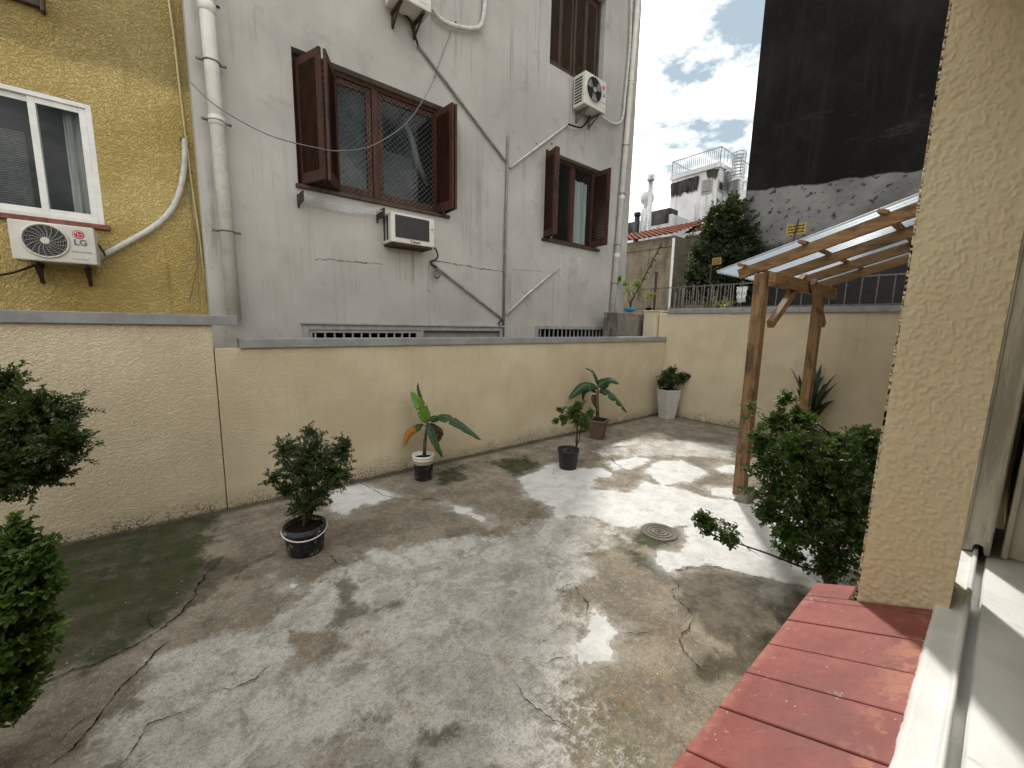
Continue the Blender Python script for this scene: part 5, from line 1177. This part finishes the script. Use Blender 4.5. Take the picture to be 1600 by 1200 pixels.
for a in np.linspace(0, 6.283, 7)[:-1]: s.tube([(lc_[0]+.36*math.cos(a), lc_[1]+.36*math.sin(a), lc_[2]-2), (lc_[0]+.36*math.cos(a), lc_[1]+.36*math.sin(a), lt[2])], .025, 4, False)
build(s, 'ladder_cage', M['bariron'], wb)
s = MB(); a_ = PX(1165, 310, XT+.8); s.box((XT+.8, a_[1]-3, 0), (XT+6, yk-.14, a_[2]+.5)); build(s, 'annexe', M['white_old'], wb)
for (px, py, r_, lab) in ((1135, 268, .5, 'round grey water tank nearest the railing on the white building'), (1150, 280, .5, 'round grey water tank lower down on the white building')):
    c_ = PX(px, py, XT+1.0); s = MB(); s.lathe((c_[0], c_[1]-.0, c_[2]-1.1), [(r_*.66, 0), (r_*.78, .9), (r_*.86, .92), (r_*.86, 1.02), (r_*.6, 1.12), (.1, 1.16)], 20); s.lathe((c_[0], c_[1], c_[2]-4), [(r_*.6, 0), (r_*.6, 2.89)], 12)
    tag(build(s, 'water_tank', M['galv'], None, True), lab, 'water tank')
# low white wing to the left
XW = 24.0; y0_, y1_ = float(PX(1049, 350, XW)[1]), float(PX(960, 350, XW)[1]); zw = float(PX(1030, 328, XW)[2])
lw = thing('house', 'low stained white wing left of the white rooftop block', 'building', (XW, y0_, 0))
s = MB().box((XW, y0_, 0), (XW+6, y1_, zw-.4)); build(s, 'wall', M['white_old'], lw)
s = MB().box((XW-.02, y0_+.2, zw-.9), (XW+1, float(PX(1016, 350, XW)[1]), zw)); s.box((XW-.02, float(PX(998, 350, XW)[1]), zw-1.1), (XW+1, y1_, zw-.399)); build(s, 'parapet', M['black_stain'], lw)
def pole_px(name, label, cat, px, r, X, mat, top=None, ground=True):
    a_, b_ = PX(*px[0], X), PX(*px[1], X); s = MB(); s.tube([(b_[0], b_[1], 0 if ground else b_[2]), b_, a_], r, 10)
    if top: s.lathe((a_[0], a_[1], a_[2]-.1), top, 14)
    return tag(build(s, name, mat, None, True), label, cat)
pole_px('chimney_pipe', 'tall pale metal chimney pipe with a cap', 'chimney', ((1017, 280), (1013, 365)), .14, 22.5, M['galv'], [(.20, 0), (.22, .05), (.22, .32), (.19, .36)])
pole_px('chimney_pipe', 'short black chimney pipe on the left above the tiles', 'chimney', ((996, 335), (994, 369)), .16, 22.5, M['dark'], [(.2, 0), (.2, .2)])
pole_px('chimney_stack', 'stubby white chimney with a round metal ventilator', 'chimney', ((1010, 327), (1007, 369)), .30, 22.8, M['white_old'], [(.2, .1), (.2, .35), (.36, .5), (.42, .75), (.36, 1.0), (.15, 1.15)])
# tree beside the dark wall
TB = np.array((10.9, 5.15, 0)); dT = depth(np.array((10.9, 5.15, 3.2)))
t = thing('tree', 'dense dark green tree against the black party wall', 'tree', TB)
shrub(t, TB, blobs_px([(1135, 335, 26, 26, 0), (1115, 365, 26, 30, 0), (1145, 365, 34, 40, .2), (1100, 400, 28, 26, 0), (1135, 410, 40, 36, 0), (1085, 430, 22, 18, -.1), (1150, 320, 18, 18, .3), (1115, 335, 12, 14, 0), (1110, 440, 40, 26, -.1), (1160, 440, 30, 30, 0), (1170, 400, 26, 50, .4), (1082, 455, 22, 20, 0)], dT), 2900, .085, 'leaf_tree', 31, .26, 14, 6, .05, name='crown', upw=.1, shell=.4, fork=.5)
# fence behind the end wall
XF = 8.98
zt_ = float(PX(1200, 438, XF)[2]); zb_ = 2.3
fe = thing('iron_fence', 'thin grey iron bar fence rising behind the end wall', 'fence', (XF, 2.6, 0))
y = -.4; k = 0
while y < float(PX(1000, 430, XF)[1]):
    s = MB(); s.tube([(XF, y, 0), (XF, y+.006*math.sin(k), zt_+.03*math.sin(k*2.1))], .009, 5); build(s, 'bar', M['iron'], fe); y += .21; k += 1
for z in (zt_-.03, 2.46):
    s = MB(); s.box((XF+.009, -.4, z-.012), (XF+.021, y, z+.012)); build(s, 'rail', M['iron'], fe)
s = MB(); pp = PX(1026, 425, XF-.05); s.tube([(pp[0], pp[1], 0), (pp[0], pp[1], pp[2])], .03, 8); build(s, 'post', M['rust'], fe)
sk = thing('stick_fence', 'row of thin uneven weathered sticks behind the end wall', 'fence', (9.3, 4, 0)); rg = random.Random(6)
yy = float(PX(1152, 470, 9.3)[1])
while yy < float(PX(1050, 470, 9.3)[1]):
    h_ = float(PX(1100, 449, 9.3)[2])+rg.uniform(-.08, .08); s = MB(); s.tube([(9.3, yy, 0), (9.3+rg.uniform(-.02, .02), yy+rg.uniform(-.015, .015), h_*.6), (9.3+rg.uniform(-.03, .03), yy+rg.uniform(-.04, .04), h_)], .010, 5); build(s, 'stick', simple('weathered_stick', (.26, .24, .19), .9, .1, var=.2, vs=10) if yy < 0 else M['conduit'], sk); yy += .075
s = MB(); s.box((9.315, float(PX(1152, 470, 9.3)[1]), 2.55), (9.325, yy, 2.57)); build(s, 'rail', M['rust'], sk)
pole_px('pole', 'slim white pole in front of the old tiled house', 'pole', ((1053, 372), (1045, 484)), .028, 9.12, M['white_metal'])
ep = thing('electric_fence_post', 'leaning rusty electric fence post with black insulators', 'fence post', PX(1004, 440, 9.0))
a_, b_ = Vector(PX(1034, 380, 9.0)), Vector(PX(1002, 442, 9.0)); s = MB(); s.tube([b_+(b_-a_)*.6, b_, a_], .016, 6); build(s, 'pole', M['rust'], ep)
for k in range(6):
    c = b_.lerp(a_, .12+.16*k); s = MB(); s.tube([c, c+Vector((0, -.07, -.035))], .014, 6); build(s, 'insulator', M['black'], ep)
def warn(label, px, X, w, h, pole):
    c = PX(*px, X); t = thing('warning_sign', label, 'sign', c); s = MB().box((c[0]-.006, c[1]-w/2, c[2]-h/2), (c[0], c[1]+w/2, c[2]+h/2)); pl = build(s, 'plate', simple('yellow_sign_paint', (.40, .28, .07), .5, .4, var=.1, vs=20, dirt=((.2, .14, .05), .4)), t)
    s = MB(); rg = random.Random(len(label))
    for r_ in range(3):
        y = -w*.4
        while y < w*.38: l_ = rg.uniform(.08, .2)*w; s.box((c[0]-.009, c[1]+y, c[2]+h*(.25-.27*r_)-.008), (c[0]-.006, c[1]+min(y+l_, w*.42), c[2]+h*(.25-.27*r_)+h*.07)); y += l_+w*.04
    build(s, 'lettering', M['black'], pl); A_, B_ = PX(*pole[0], X-.03), PX(*pole[1], X-.03); s = MB(); s.tube([A_, B_, (B_[0], B_[1], 1.2)], .013, 6); build(s, 'pole', M['rust'], t)
warn('small yellow warning plate in front of the tree', (1120, 408), 9.05, .19, .14, ((1112, 412), (1106, 480)))
warn('yellow warning plate with black lines above the canopy roof', (1244, 358), 9.05, .32, .2, ((1248, 342), (1237, 385)))
# plants and odds and ends on the far walls
yu = PX(1132, 476, 8.95); t = thing('strap_plant', 'spiky yellow green strap plant behind the end wall', 'plant', (yu[0], yu[1], 2.2)); vs, fs = [], []; rg = random.Random(2)
for k in range(22): a = rg.uniform(0, 6.28); l_ = rg.uniform(.12, .26); strap((vs, fs), (yu[0], yu[1], 2.36), (yu[0]+.12*math.cos(a), yu[1]+l_*math.sin(a)*1.3, 2.42+l_*rg.uniform(.5, 1.1)), .016, .05, rg, 6)
s = MB(); s.add(vs, fs); build(s, 'foliage', M['leaf_gold'], t, True, attrs={'rnd': np.random.default_rng(3).random(len(vs))})
s = MB(); s.lathe((yu[0], yu[1], 2.12), [(.07, 0), (.09, .24)], 14); build(s, 'pot', M['blackplastic'], t, True)
zc = float(PY(990, 488, 5.68)[2])
gp = PY(985, 487, 5.68); gp[2] = zc; t = thing('potted_plant', 'lime leaved plant with bare stems on the dark concrete wall', 'plant', gp); dG = depth(gp)
s = MB(); s.lathe(gp, [(.06, 0), (.08, .1), (.085, .1), (.07, .09)], 14); build(s, 'pot', M['blackplastic'], t, True)
shrub(t, gp+np.array([0, 0, .1]), blobs_px([(977, 441, 7, 6, 0), (995, 444, 8, 7, 0), (980, 455, 5, 5, 0), (968, 436, 5, 5, 0), (990, 458, 5, 4, 0)], dG), 42, .055, 'leaf_lime', 51, .09, 8, 6, .009)
gp = PY(1013, 487, 5.68); gp[2] = zc; t = thing('potted_plant', 'small yellowish plant in a dark pot beside the lime leaved plant', 'plant', gp)
s = MB(); s.lathe(gp, [(.055, 0), (.075, .13), (.08, .13), (.07, .12)], 14); build(s, 'pot', M['blackplastic'], t, True)
shrub(t, gp+np.array([0, 0, .12]), blobs_px([(1010, 463, 8, 5, 0), (1018, 460, 6, 5, 0)], dG), 22, .045, 'leaf_gold', 52, .08, 8, 3, .007)
gp = PY(984, 487, 5.63); gp[2] = zc; s = MB(); s.lathe((gp[0], gp[1], zc), [(.05, 0), (.12, .03), (.15, .075), (.155, .09), (.14, .085), (.02, .04)], 20)
tag(build(s, 'plastic_basin', simple('blue_plastic', (.05, .36, .62), .4, .4, var=.1, vs=20), None, True), 'bright blue plastic basin on the dark concrete wall', 'basin')
rgp = PX(1158, 462, 9.2); s = MB(); vs = []; fs = []
for i in range(9):
    for j in range(9): vs.append((rgp[0]+.03*math.sin(i*1.1)+.02*math.sin(j*2), rgp[1]+(i-4)*.028*(1-.03*j), rgp[2]+.18-(j)*.04+.01*math.sin(i)))
for i in range(8):
    for j in range(8): a_ = i*9+j; fs.append((a_, a_+1, a_+10, a_+9))
s.add(vs, fs); o = build(s, 'hanging_cloth', M['curtain'], None, True); sm_ = o.modifiers.new('thickness', 'SOLIDIFY'); sm_.thickness = .006
tag(o, 'pale cloth hung on the fence behind the canopy', 'cloth')
